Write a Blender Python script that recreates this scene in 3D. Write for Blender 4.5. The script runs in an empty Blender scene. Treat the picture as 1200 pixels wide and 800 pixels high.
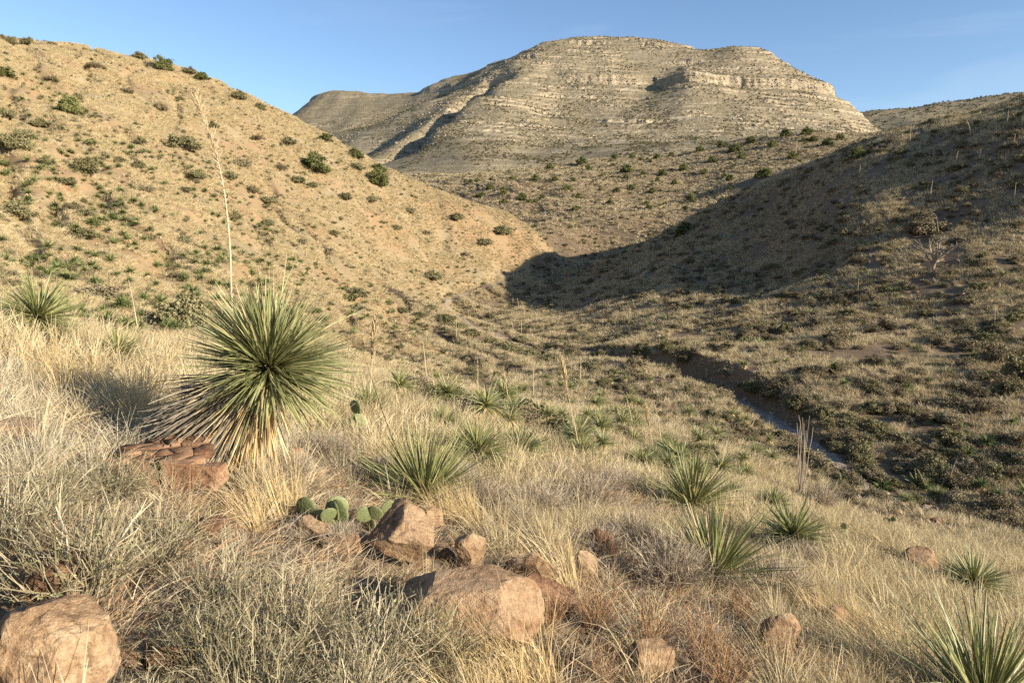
import bpy, bmesh, math, random
import numpy as np
from mathutils import Vector, Matrix, noise as mnoise

rng = np.random.default_rng(7)
random.seed(7)
SC = bpy.context.scene
COL = SC.collection

# ------------------------------------------------------------------ camera
F_PX = 800.0                      # 24 mm lens on a 1200 px wide frame
PITCH = math.atan(130.0 / 800.0)  # looking a little down
cam_d = bpy.data.cameras.new('camera')
cam_d.sensor_width = 36.0
cam_d.lens = 24.0
cam_d.clip_start = 0.05
cam_d.clip_end = 20000.0
cam = bpy.data.objects.new('camera', cam_d)
cam.location = (0, 0, 0)
cam.rotation_euler = (math.pi / 2 - PITCH, 0, 0)
COL.objects.link(cam)
SC.camera = cam

# ------------------------------------------------------------------ sky, sun, exposure
SUN_AZ = math.radians(118.0)      # clockwise from the view direction: right, a little behind
SUN_EL = math.radians(18.5)
world = bpy.data.worlds.new('World')
SC.world = world
world.use_nodes = True
wn = world.node_tree.nodes
wl = world.node_tree.links
wn.clear()
w_out = wn.new('ShaderNodeOutputWorld')
w_bg = wn.new('ShaderNodeBackground')
w_sky = wn.new('ShaderNodeTexSky')
w_sky.sky_type = 'NISHITA'
w_sky.sun_disc = False
w_sky.sun_elevation = SUN_EL
w_sky.sun_rotation = SUN_AZ
w_sky.altitude = 1500
w_sky.air_density = 1.0
w_sky.dust_density = 0.7
w_sky.ozone_density = 2.5
w_bg.inputs['Strength'].default_value = 0.10
w_tc = wn.new('ShaderNodeTexCoord')
w_mp = wn.new('ShaderNodeMapping'); w_mp.inputs['Scale'].default_value = (2.2, 2.2, 16.0)
w_nz = wn.new('ShaderNodeTexNoise'); w_nz.inputs['Scale'].default_value = 1.3; w_nz.inputs['Detail'].default_value = 6.0; w_nz.inputs['Distortion'].default_value = 0.6
w_mr = wn.new('ShaderNodeMapRange'); w_mr.inputs[1].default_value = 0.55; w_mr.inputs[2].default_value = 0.85; w_mr.inputs[3].default_value = 0.0; w_mr.inputs[4].default_value = 0.13
w_mx = wn.new('ShaderNodeMix'); w_mx.data_type = 'RGBA'; w_mx.inputs[7].default_value = (5.2, 5.4, 5.8, 1)   # thin high cirrus, lit white
wl.new(w_tc.outputs['Generated'], w_mp.inputs[0]); wl.new(w_mp.outputs[0], w_nz.inputs['Vector']); wl.new(w_nz.outputs[0], w_mr.inputs[0]); wl.new(w_mr.outputs[0], w_mx.inputs[0])
wl.new(w_sky.outputs['Color'], w_mx.inputs[6]); wl.new(w_mx.outputs[2], w_bg.inputs['Color'])
wl.new(w_bg.outputs[0], w_out.inputs[0])

sun_d = bpy.data.lights.new('sun', 'SUN')
sun_d.energy = 5.0
sun_d.angle = math.radians(0.5)
sun_d.color = (1.0, 0.88, 0.71)
sun = bpy.data.objects.new('sun', sun_d)
sdir = Vector((math.sin(SUN_AZ) * math.cos(SUN_EL), math.cos(SUN_AZ) * math.cos(SUN_EL), math.sin(SUN_EL)))
sun.rotation_euler = sdir.to_track_quat('Z', 'Y').to_euler()
sun.location = (60, -30, 60)
COL.objects.link(sun)

SC.view_settings.view_transform = 'Standard'
SC.view_settings.look = 'None'
SC.view_settings.gamma = 1.0
SC.view_settings.use_curve_mapping = False
SC.view_settings.exposure = 1.0
SC.render.engine = 'CYCLES'
SC.cycles.use_denoising = False
SC.cycles.max_bounces = 5
SC.cycles.diffuse_bounces = 2
SC.cycles.transparent_max_bounces = 4

# ------------------------------------------------------------------ numeric helpers
def hash2(ix, iy, seed):
    h = (ix.astype(np.int64) * 374761393 + iy.astype(np.int64) * 668265263 + seed * 1442695041) & 0xFFFFFFFF
    h = ((h ^ (h >> 13)) * 1274126177) & 0xFFFFFFFF
    return (h ^ (h >> 16)) & 0xFFFF

def pnoise(x, y, seed=0):
    x = np.asarray(x, float); y = np.asarray(y, float)
    ix = np.floor(x); iy = np.floor(y)
    fx = x - ix; fy = y - iy
    ux = fx * fx * fx * (fx * (fx * 6 - 15) + 10)
    uy = fy * fy * fy * (fy * (fy * 6 - 15) + 10)
    def g(dx, dy):
        a = hash2(ix + dx, iy + dy, seed) * (2 * math.pi / 65536.0)
        return np.cos(a) * (fx - dx) + np.sin(a) * (fy - dy)
    a = g(0, 0) + ux * (g(1, 0) - g(0, 0))
    b = g(0, 1) + ux * (g(1, 1) - g(0, 1))
    return (a + uy * (b - a)) * 1.5

def fbm(x, y, octaves=4, seed=0, gain=0.5):
    s = 0; a = 1.0; t = 0
    for o in range(octaves):
        s = s + a * pnoise(x * 2 ** o + 17.3 * o, y * 2 ** o - 9.1 * o, seed + o * 31)
        t += a; a *= gain
    return s / t

def smooth(a, b, v):
    t = np.clip((v - a) / (b - a), 0, 1)
    return t * t * (3 - 2 * t)

def ray(px, py):
    u = (np.asarray(px, float) - 600) / F_PX
    v = (400 - np.asarray(py, float)) / F_PX
    c, s = math.cos(PITCH), math.sin(PITCH)
    return np.stack([u, c + v * s, -s + v * c], -1)

def at(px, py, Y):
    d = ray(px, py)
    return d / d[..., 1:2] * np.asarray(Y, float)[..., None]

class TPS:
    def __init__(self, pts, reg=1e-4):
        p = np.asarray(pts, float)
        self.c = p[:, :2] / 100.0
        n = len(p)
        d = np.linalg.norm(self.c[:, None] - self.c[None], axis=2)
        K = self.k(d) + np.eye(n) * reg
        P = np.c_[np.ones(n), self.c]
        A = np.zeros((n + 3, n + 3))
        A[:n, :n] = K; A[:n, n:] = P; A[n:, :n] = P.T
        sol = np.linalg.solve(A, np.r_[p[:, 2], 0, 0, 0])
        self.w = sol[:n]; self.a = sol[n:]
    @staticmethod
    def k(d):
        return np.where(d > 1e-9, d * d * np.log(d + 1e-12), 0.0)
    def __call__(self, x, y):
        sh = np.shape(x)
        q = np.c_[np.ravel(x), np.ravel(y)] / 100.0
        out = np.empty(len(q))
        for i in range(0, len(q), 40000):
            b = q[i:i + 40000]
            d2 = (b[:, None, 0] - self.c[None, :, 0]) ** 2 + (b[:, None, 1] - self.c[None, :, 1]) ** 2
            k = 0.5 * d2 * np.log(d2 + 1e-18)
            out[i:i + 40000] = k @ self.w + self.a[0] + b @ self.a[1:]
        return out.reshape(sh)

# ------------------------------------------------------------------ terrain: control points read off the picture with a distance each
def pts3(lst):
    a = np.array(lst, float)
    return at(a[:, 0], a[:, 1], a[:, 2])

LEFT_HILL = [
    (0, 44, 185), (60, 48, 190), (130, 59, 196), (200, 80, 205), (260, 98, 210), (330, 130, 215), (370, 154, 216),
    (420, 187, 215), (470, 210, 215), (520, 230, 215), (570, 250, 215), (610, 260, 217), (632, 272, 220),
    (0, 130, 120), (0, 220, 78), (0, 300, 50), (0, 366, 28),
    (100, 150, 125), (100, 250, 80), (100, 320, 50), (100, 374, 31),
    (200, 160, 150), (200, 250, 100), (200, 320, 66), (200, 362, 42),
    (300, 200, 160), (300, 280, 112), (300, 340, 74), (300, 380, 49), (300, 402, 34),
    (400, 250, 168), (400, 320, 122), (400, 370, 85), (400, 405, 55),
    (450, 260, 180), (450, 320, 145), (450, 372, 105), (450, 410, 70), (450, 440, 45),
    (510, 300, 184), (500, 345, 160), (550, 300, 195), (545, 338, 178), (600, 290, 210), (590, 318, 194),
]
SLOPE_FAR = [
    (550, 400, 104), (550, 430, 75), (550, 462, 47), (520, 378, 128),
    (640, 425, 84), (640, 450, 62), (640, 480, 40), (700, 430, 80), (700, 455, 58), (700, 485, 38),
    (760, 465, 60), (760, 495, 40), (830, 495, 52), (830, 520, 36), (900, 540, 40), (900, 565, 29),
    (980, 590, 34), (1060, 600, 33), (1000, 625, 24), (1150, 625, 30),
]
RIGHT_HILL = [
    (1000, 505, 53), (1000, 440, 64), (1000, 380, 86), (1000, 320, 106), (1000, 260, 126), (1000, 208, 146), (1000, 190, 155),
    (1200, 610, 37), (1200, 540, 46), (1200, 480, 55), (1200, 420, 68), (1200, 340, 88), (1200, 260, 105), (1200, 190, 121), (1200, 140, 133),
    (1100, 590, 41), (1100, 530, 48), (1100, 470, 58), (1100, 410, 73), (1100, 340, 93), (1100, 260, 115), (1100, 200, 135), (1100, 170, 144.5),
    (900, 428, 72), (900, 380, 96), (900, 330, 126), (900, 285, 150), (900, 245, 170), (900, 217, 182),
    (800, 413, 84), (800, 370, 112), (800, 330, 142), (800, 300, 168), (800, 272, 190), (800, 264, 197),
    (700, 404, 108), (700, 380, 128), (700, 350, 155), (700, 330, 178), (700, 310, 200), (640, 385, 134), (620, 372, 146),
    (640, 345, 180), (600, 338, 188), (570, 350, 172), (650, 325, 208), (640, 305, 226), (1050, 182, 147), (950, 206, 168),
    (850, 240, 190),
]
FOOTHILL = [
    (700, 278, 252), (800, 242, 300), (900, 204, 326), (640, 245, 300), (600, 222, 345), (565, 215, 370), (700, 222, 340), (740, 250, 280),
    (800, 196, 385), (870, 175, 395), (930, 160, 400), (980, 158, 400), (1020, 164, 400), (850, 220, 318), (960, 180, 360),
    (750, 188, 440), (650, 195, 470), (600, 200, 490), (540, 205, 500), (480, 205, 470),
    (620, 262, 258), (660, 292, 240),
]
near = []
for xx in (-14, -8, -4, 0, 4, 9, 14):
    for yy in (-14, -6, 0, 4, 9, 15, 22):
        zz = -1.65 - 0.30 * xx - 0.21 * yy
        if xx <= -8 and yy >= 15: zz -= {(-8, 15): 0.15, (-8, 22): 0.7, (-14, 15): 1.3, (-14, 22): 2.4}[(xx, yy)]
        if xx == -14 and yy == 9: zz -= 0.7
        near.append((xx, yy, zz))
HIDDEN = [  # behind the crests, and to the sides and back of the camera
    (-180, 240, 58), (-120, 262, 44), (-60, 275, 26), (-30, 280, 8), (-5, 262, -6), (-100, 340, 20), (-200, 360, 40), (-40, 340, 12),
    (90, 232, 8), (120, 220, 17), (150, 200, 27), (200, 300, 44), (160, 300, 34), (110, 300, 24), (240, 420, 62), (150, 430, 56), (300, 300, 60),
    (60, 480, 48), (160, 520, 40), (0, 540, 44), (-100, 540, 40), (-200, 520, 50), (300, 520, 60), (-320, 400, 60),
    (150, 110, 24), (200, 120, 32), (140, 60, -3), (200, 50, -2), (100, 20, -14), (160, -30, -14), (80, -60, -8), (0, -70, 13), (-80, -60, 36),
    (-80, 0, 21), (-110, 60, 26), (-160, 120, 48), (-180, 180, 60), (-80, 30, 12), (-45, 0, 12), (-45, 25, 4.5), (300, 100, 24), (300, -60, 0),
    (-300, 100, 70), (-300, -100, 70), (0, -250, 50), (300, -250, 0), (450, 200, 60), (-450, 300, 80),
    (45, 20, -17.5), (60, 35, -16.5), (40, 0, -12.5), (25, 0, -8.8), (80, 60, -13.5),
]
CTRL = np.vstack([pts3(LEFT_HILL), pts3(SLOPE_FAR), pts3(RIGHT_HILL), pts3(FOOTHILL), np.array(near, float), np.array(HIDDEN, float)])
LABEL = np.array([1] * len(LEFT_HILL) + [0] * len(SLOPE_FAR) + [2] * len(RIGHT_HILL) + [3] * len(FOOTHILL) + [0] * len(near)
                 + [1] * 8 + [2] * 9 + [3] * 6 + [3, 1] + [2] * 3 + [2, 0, 0, 0, 0, 1] + [1] * 5 + [0, 1] + [2, 0] + [1, 1, 0, 0, 2, 1] + [0, 0, 0, 0, 2])
LABEL = np.r_[LABEL, np.zeros(max(0, len(CTRL) - len(LABEL)), int)][:len(CTRL)]
tps = TPS(CTRL)

WASH = pts3([(1130, 630, 36), (1060, 598, 40), (990, 562, 45), (940, 530, 52), (900, 500, 60), (850, 475, 68), (800, 455, 76), (750, 438, 85), (670, 415, 100),
             (590, 398, 115), (545, 379, 135), (520, 357, 162), (560, 342, 182), (610, 332, 200)])

def wash_dist(x, y):
    """signed distance to the wash line (positive on its far right bank), its floor height and the share along it"""
    best = np.full(np.shape(x), 1e9); sg = np.zeros(np.shape(x)); zf = np.zeros(np.shape(x)); al = np.zeros(np.shape(x))
    n = len(WASH) - 1
    for i in range(n):
        a, b = WASH[i], WASH[i + 1]
        d = b[:2] - a[:2]; L2 = d @ d
        t = np.clip(((x - a[0]) * d[0] + (y - a[1]) * d[1]) / L2, 0, 1)
        qx = x - (a[0] + t * d[0]); qy = y - (a[1] + t * d[1])
        dd = np.hypot(qx, qy)
        s = np.sign(d[1] * qx - d[0] * qy)
        m = dd < best
        best = np.where(m, dd, best); sg = np.where(m, s, sg)
        zf = np.where(m, a[2] + t * (b[2] - a[2]), zf); al = np.where(m, (i + t) / n, al)
    return best * sg, zf, al

def height(x, y):
    z = tps(x, y)
    r = np.hypot(x, y)
    far = smooth(25, 90, r)
    z = z + 2.4 * fbm(x / 34, y / 34, 3, 3) * far
    z = z + 0.40 * far * fbm(x / 9, y / 9, 3, 11)
    u = 0.83 * x + 0.55 * y; v = -0.55 * x + 0.83 * y          # rills running down the left hill
    rl = np.abs(pnoise(u / 11 + 0.5 * pnoise(x / 14, y / 14, 202), v / 70, 201))
    z = z - 1.5 * far * (1 - smooth(0.0, 0.26, rl)) * smooth(10, -25, x - 0.1 * y)
    z = z + 0.10 * fbm(x / 2.3, y / 2.3, 3, 21) * smooth(1.5, 5, r)
    z = z + 0.035 * fbm(x / 0.5, y / 0.5, 3, 41) * (1 - smooth(12, 30, r))
    d, zf, al = wash_dist(x, y)
    wob = 0.8 * pnoise(x / 5, y / 5, 77)
    endf = smooth(0.0, 0.06, al) * (1 - smooth(0.93, 1.0, al))
    hw = 0.3 + 0.55 * (1 - smooth(0.40, 0.62, al)) + wob * 0.5
    right = smooth(hw, hw + 2.2 + wob, d)
    left = smooth(hw, hw + 4.5, -d)
    k = 1 - np.maximum(right, left)
    zfl = zf + 0.9 + 0.12 * pnoise(x / 1.4, y / 1.4, 5)
    z = z + (np.minimum(zfl, z) - z) * k * endf
    return z

# polar sheet centred under the camera: fine in view, coarse elsewhere
az = np.r_[np.radians(np.linspace(-180, -46, 40)), np.radians(np.linspace(-44, 44, 640)), np.radians(np.linspace(46, 179.0, 40))]
rr = np.r_[np.geomspace(0.25, 3, 40)[:-1], np.geomspace(3, 25, 170)[:-1], np.geomspace(25, 240, 400)[:-1], np.geomspace(240, 620, 100)]
AZ, RR = np.meshgrid(az, rr)
GX = RR * np.sin(AZ); GY = RR * np.cos(AZ)
GZ = height(GX, GY)

def H(x, y):
    """height of the sheet itself (bilinear in its own grid)"""
    x = np.asarray(x, float); y = np.asarray(y, float)
    a = np.interp(np.arctan2(x, y), az, np.arange(len(az)))
    r = np.interp(np.hypot(x, y), rr, np.arange(len(rr)))
    i = np.clip(np.floor(r).astype(int), 0, len(rr) - 2); j = np.clip(np.floor(a).astype(int), 0, len(az) - 2)
    fi = r - i; fj = a - j
    return (GZ[i, j] * (1 - fi) * (1 - fj) + GZ[i + 1, j] * fi * (1 - fj) + GZ[i, j + 1] * (1 - fi) * fj + GZ[i + 1, j + 1] * fi * fj)

def hit(px, py, tmax=600.0):
    """first point of the sheet seen through a pixel"""
    px = np.atleast_1d(np.asarray(px, float)); py = np.atleast_1d(np.asarray(py, float))
    d = ray(px, py); d /= np.linalg.norm(d, axis=1)[:, None]
    ts = np.geomspace(0.8, tmax, 900)
    P = d[:, None, :] * ts[None, :, None]
    below = P[..., 2] < H(P[..., 0], P[..., 1])
    k = np.argmax(below, axis=1)
    ok = below.any(axis=1) & (k > 0)
    k = np.maximum(k, 1)
    lo = ts[k - 1]; hi = ts[k]
    for _ in range(18):
        m = 0.5 * (lo + hi); q = d * m[:, None]
        b = q[:, 2] < H(q[:, 0], q[:, 1])
        hi = np.where(b, m, hi); lo = np.where(b, lo, m)
    q = d * hi[:, None]
    q[:, 2] = H(q[:, 0], q[:, 1])
    return q, ok

def project(P):
    P = np.asarray(P, float)
    c, s = math.cos(PITCH), math.sin(PITCH)
    f = P[..., 1] * c - P[..., 2] * s
    u = P[..., 1] * s + P[..., 2] * c
    return 600 + F_PX * P[..., 0] / f, 400 - F_PX * u / f, f

# ------------------------------------------------------------------ mesh helpers
def mesh_from(name, V, faces_list, mats=(), smooth_shade=False, attrs=None, mat_idx=None):
    """faces_list: list of integer arrays (n, k)"""
    me = bpy.data.meshes.new(name)
    V = np.ascontiguousarray(V, np.float32)
    me.vertices.add(len(V)); me.vertices.foreach_set('co', V.ravel())
    tot = sum(len(f) for f in faces_list)
    loops = np.concatenate([np.asarray(f, np.int32).ravel() for f in faces_list]) if tot else np.zeros(0, np.int32)
    sizes = np.concatenate([np.full(len(f), np.shape(f)[1], np.int32) for f in faces_list])
    starts = np.r_[0, np.cumsum(sizes)[:-1]].astype(np.int32)
    me.loops.add(len(loops)); me.loops.foreach_set('vertex_index', loops)
    me.polygons.add(tot); me.polygons.foreach_set('loop_start', starts)
    if mat_idx is not None:
        me.polygons.foreach_set('material_index', np.asarray(mat_idx, np.int32))
    me.update(calc_edges=True)
    if smooth_shade:
        me.polygons.foreach_set('use_smooth', np.ones(tot, bool))
    for k, a in (attrs or {}).items():
        at_ = me.attributes.new(k, 'FLOAT', 'POINT')
        at_.data.foreach_set('value', np.ascontiguousarray(a, np.float32))
    for m in mats:
        me.materials.append(m)
    return me

def link(name, data, parent=None, loc=(0, 0, 0), rot=(0, 0, 0), scale=1.0):
    o = bpy.data.objects.new(name, data)
    COL.objects.link(o)
    if parent is not None:
        o.parent = parent
    o.location = loc; o.rotation_euler = rot
    o.scale = (scale, scale, scale) if np.isscalar(scale) else scale
    return o

def tag(o, label=None, cat=None, group=None, kind=None):
    if label: o['label'] = label
    if cat: o['category'] = cat
    if group: o['group'] = group
    if kind: o['kind'] = kind
    return o

# ------------------------------------------------------------------ materials
def new_mat(name):
    m = bpy.data.materials.new(name); m.use_nodes = True
    nt = m.node_tree; nt.nodes.clear()
    return m, nt, nt.nodes, nt.links

def ramp(nodes, stops):
    r = nodes.new('ShaderNodeValToRGB')
    e = r.color_ramp.elements
    while len(e) > 1: e.remove(e[0])
    e[0].position = stops[0][0]; e[0].color = (*stops[0][1], 1)
    for p, c in stops[1:]:
        k = e.new(p); k.color = (*c, 1)
    return r

def nz(nt, scale, detail=4.0, rough=0.55, coord=None, dist=0.0):
    n = nt.nodes.new('ShaderNodeTexNoise')
    n.inputs['Scale'].default_value = scale; n.inputs['Detail'].default_value = detail
    n.inputs['Roughness'].default_value = rough; n.inputs['Distortion'].default_value = dist
    if coord is not None: nt.links.new(coord, n.inputs['Vector'])
    return n

def mixc(nt, fac, a, b):
    m = nt.nodes.new('ShaderNodeMix'); m.data_type = 'RGBA'
    for sock, v in ((m.inputs[0], fac), (m.inputs[6], a), (m.inputs[7], b)):
        if hasattr(v, 'is_linked'): nt.links.new(v, sock)
        else: sock.default_value = v if np.isscalar(v) else (*v, 1)
    return m.outputs[2]

def mth(nt, op, a, b=None, clamp=False):
    m = nt.nodes.new('ShaderNodeMath'); m.operation = op; m.use_clamp = clamp
    for i, v in enumerate((a, b)):
        if v is None: continue
        if hasattr(v, 'is_linked'): nt.links.new(v, m.inputs[i])
        else: m.inputs[i].default_value = v
    return m.outputs[0]

def maprange(nt, v, a, b, c=0.0, d=1.0):
    m = nt.nodes.new('ShaderNodeMapRange'); nt.links.new(v, m.inputs[0])
    for i, q in zip((1, 2, 3, 4), (a, b, c, d)): m.inputs[i].default_value = q
    return m.outputs[0]

def finish(nt, color, rough=0.9, bump=None, bump_dist=0.02, bump_str=0.6, spec=0.2, trans=0.0):
    n = nt.nodes
    out = n.new('ShaderNodeOutputMaterial')
    b = n.new('ShaderNodeBsdfPrincipled')
    b.inputs['Roughness'].default_value = rough
    b.inputs['Specular IOR Level'].default_value = spec
    if hasattr(color, 'is_linked'): nt.links.new(color, b.inputs['Base Color'])
    else: b.inputs['Base Color'].default_value = (*color, 1)
    if bump is not None:
        bp = n.new('ShaderNodeBump'); bp.inputs['Distance'].default_value = bump_dist; bp.inputs['Strength'].default_value = bump_str
        nt.links.new(bump, bp.inputs['Height']); nt.links.new(bp.outputs[0], b.inputs['Normal'])
    sh = b.outputs[0]
    if trans > 0:
        t = n.new('ShaderNodeBsdfTranslucent')
        if hasattr(color, 'is_linked'): nt.links.new(color, t.inputs['Color'])
        else: t.inputs['Color'].default_value = (*color, 1)
        mx = n.new('ShaderNodeMixShader'); mx.inputs[0].default_value = trans
        nt.links.new(sh, mx.inputs[1]); nt.links.new(t.outputs[0], mx.inputs[2]); sh = mx.outputs[0]
    nt.links.new(sh, out.inputs[0])

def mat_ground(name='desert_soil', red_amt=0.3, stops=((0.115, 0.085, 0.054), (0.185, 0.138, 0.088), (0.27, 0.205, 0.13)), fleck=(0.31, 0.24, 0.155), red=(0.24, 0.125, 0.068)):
    m, nt, n, l = new_mat(name)
    g = n.new('ShaderNodeNewGeometry'); P = g.outputs['Position']
    big = nz(nt, 0.045, 4, 0.6, P)
    mid = nz(nt, 0.6, 5, 0.6, P)
    fine = nz(nt, 9.0, 5, 0.7, P)
    vor = n.new('ShaderNodeTexVoronoi'); vor.inputs['Scale'].default_value = 16.0; vor.inputs['Randomness'].default_value = 1.0; l.new(P, vor.inputs['Vector'])
    c1 = ramp(n, [(0.30, stops[0]), (0.55, stops[1]), (0.8, stops[2])]); l.new(mid.outputs[0], c1.inputs[0])
    mask = maprange(nt, big.outputs[0], 0.46, 0.58)
    mask = mth(nt, 'MULTIPLY', mask, maprange(nt, mid.outputs[0], 0.35, 0.65, 0.2 * red_amt, red_amt))
    c = mixc(nt, mask, c1.outputs[0], red)
    st = ramp(n, [(0.0, (1, 1, 1)), (0.35, (1, 1, 1)), (0.6, (0.62, 0.58, 0.55))]); l.new(vor.outputs['Distance'], st.inputs[0])
    mm = n.new('ShaderNodeMix'); mm.data_type = 'RGBA'; mm.blend_type = 'MULTIPLY'; mm.inputs[0].default_value = 0.7
    l.new(c, mm.inputs[6]); l.new(st.outputs[0], mm.inputs[7])
    c = mixc(nt, maprange(nt, fine.outputs[0], 0.3, 0.75, 0, 0.5), mm.outputs[2], fleck)
    hgt = mth(nt, 'ADD', mth(nt, 'MULTIPLY', fine.outputs[0], 0.6), mth(nt, 'MULTIPLY', vor.outputs['Distance'], -0.8))
    finish(nt, c, 0.95, hgt, 0.025, 0.6, 0.1)
    return m

def mat_wash():
    m, nt, n, l = new_mat('wash_gravel')
    g = n.new('ShaderNodeNewGeometry'); P = g.outputs['Position']
    mid = nz(nt, 1.1, 6, 0.65, P)
    vor = n.new('ShaderNodeTexVoronoi'); vor.inputs['Scale'].default_value = 5.0; l.new(P, vor.inputs['Vector'])
    c1 = ramp(n, [(0.3, (0.21, 0.165, 0.125)), (0.55, (0.31, 0.255, 0.195)), (0.75, (0.42, 0.355, 0.28))]); l.new(mid.outputs[0], c1.inputs[0])
    finish(nt, c1.outputs[0], 0.95, vor.outputs['Distance'], 0.08, 0.8, 0.1)
    return m

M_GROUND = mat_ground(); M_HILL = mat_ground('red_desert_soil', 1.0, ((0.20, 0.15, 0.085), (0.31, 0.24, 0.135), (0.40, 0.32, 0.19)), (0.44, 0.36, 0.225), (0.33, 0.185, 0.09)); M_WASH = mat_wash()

# ------------------------------------------------------------------ the sheet, split into the pieces of the setting
nr, na = GX.shape
V = np.stack([GX, GY, GZ], -1).reshape(-1, 3)
idx = np.arange(nr * na).reshape(nr, na)
Q = np.stack([idx[:-1, :-1], idx[:-1, 1:], idx[1:, 1:], idx[1:, :-1]], -1)
Q = np.concatenate([Q, np.stack([idx[:-1, -1], idx[:-1, 0], idx[1:, 0], idx[1:, -1]], -1)[:, None]], 1).reshape(-1, 4)[:, ::-1]
cen = V[Q].mean(1)
wd, _, wal = wash_dist(cen[:, 0], cen[:, 1])
reg = np.zeros(len(Q), int)
for i in range(0, len(Q), 60000):
    c = cen[i:i + 60000]
    reg[i:i + 60000] = LABEL[np.argmin((c[:, None, 0] - CTRL[None, :, 0]) ** 2 + (c[:, None, 1] - CTRL[None, :, 1]) ** 2, axis=1)]
reg[(np.abs(wd) < 0.3 + 0.5 * (1 - smooth(0.40, 0.62, wal))) & (wal > 0.02) & (wal < 0.97)] = 4
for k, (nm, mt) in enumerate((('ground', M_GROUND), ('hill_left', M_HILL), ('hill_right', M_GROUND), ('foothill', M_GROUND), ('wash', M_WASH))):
    q = Q[reg == k]
    u, inv = np.unique(q, return_inverse=True)
    me = mesh_from(nm, V[u], [inv.reshape(-1, 4)], [mt], True)
    tag(link(nm, me), {'ground': 'grassy stony foreground slope falling towards the dry wash', 'hill_left': 'sunlit straw coloured grassy hill with red soil patches',
                       'hill_right': 'shadow streaked shrubby hillside across the dry wash', 'foothill': 'gentle foothill dotted with junipers below the mountain',
                       'wash': 'dry gravel wash winding along the valley floor'}[nm], None, None, 'structure')

# ------------------------------------------------------------------ mountain and far ridge
MOUNTAIN = [
    (350, 133, 1080), (370, 113, 1090), (400, 107, 1100), (430, 109, 1100), (450, 114, 1100), (480, 113, 1060), (500, 106, 1010), (520, 94, 980), (560, 81, 950),
    (600, 69, 930), (640, 53, 930), (690, 44, 940), (740, 44, 940), (790, 53, 930), (830, 63, 920), (850, 59, 900), (880, 56, 895), (900, 61, 890),
    (930, 79, 880), (960, 96, 870), (1000, 126, 850), (1030, 155, 835), (1045, 166, 830),
    (400, 140, 960), (380, 165, 860), (430, 150, 900), (470, 135, 930), (440, 180, 760), (400, 185, 760), (510, 115, 930),
    (602, 76, 868), (580, 92, 815), (550, 116, 745), (510, 150, 660), (470, 184, 580), (455, 196, 540),
    (584, 95, 832), (555, 118, 766), (515, 153, 682), (470, 187, 604), (548, 107, 835), (518, 130, 772), (482, 158, 695), (445, 183, 640), (500, 119, 850), (470, 141, 800), (440, 169, 770),
    (640, 90, 845), (640, 130, 740), (640, 165, 620), (640, 190, 500), (600, 120, 735), (570, 160, 610), (560, 195, 500), (600, 90, 825),
    (700, 70, 885), (700, 110, 795), (700, 150, 665), (700, 178, 545), (700, 192, 465), (740, 90, 838), (735, 120, 768),
    (775, 78, 872), (769, 105, 825), (762, 130, 745), (757, 160, 640), (800, 88, 812), (800, 125, 740), (800, 160, 620), (790, 182, 490),
    (850, 90, 828), (850, 130, 730), (850, 163, 600), (850, 178, 480), (920, 100, 812), (920, 130, 742), (920, 155, 650), (930, 170, 520),
    (980, 132, 780), (980, 152, 705), (1000, 168, 560), (1030, 172, 700),
]
mp = pts3(MOUNTAIN)
mh = np.array([(-480, 1150, 120), (-420, 900, 80), (-330, 760, 50), (-250, 600, 36), (-160, 500, 32), (0, 470, 38), (150, 450, 40), (300, 480, 45), (420, 560, 50), (480, 720, 70),
               (520, 860, 80), (470, 960, 110), (300, 1000, 200), (150, 1060, 230), (0, 1060, 200), (-120, 1100, 180), (-230, 1220, 190), (-350, 1250, 120),
               (0, 1250, 120), (300, 1250, 100), (560, 1100, 60), (-100, 420, 25), (200, 400, 38), (-560, 1000, 60)], float)
tpm = TPS(np.vstack([mp, mh]), 3e-4)

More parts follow.
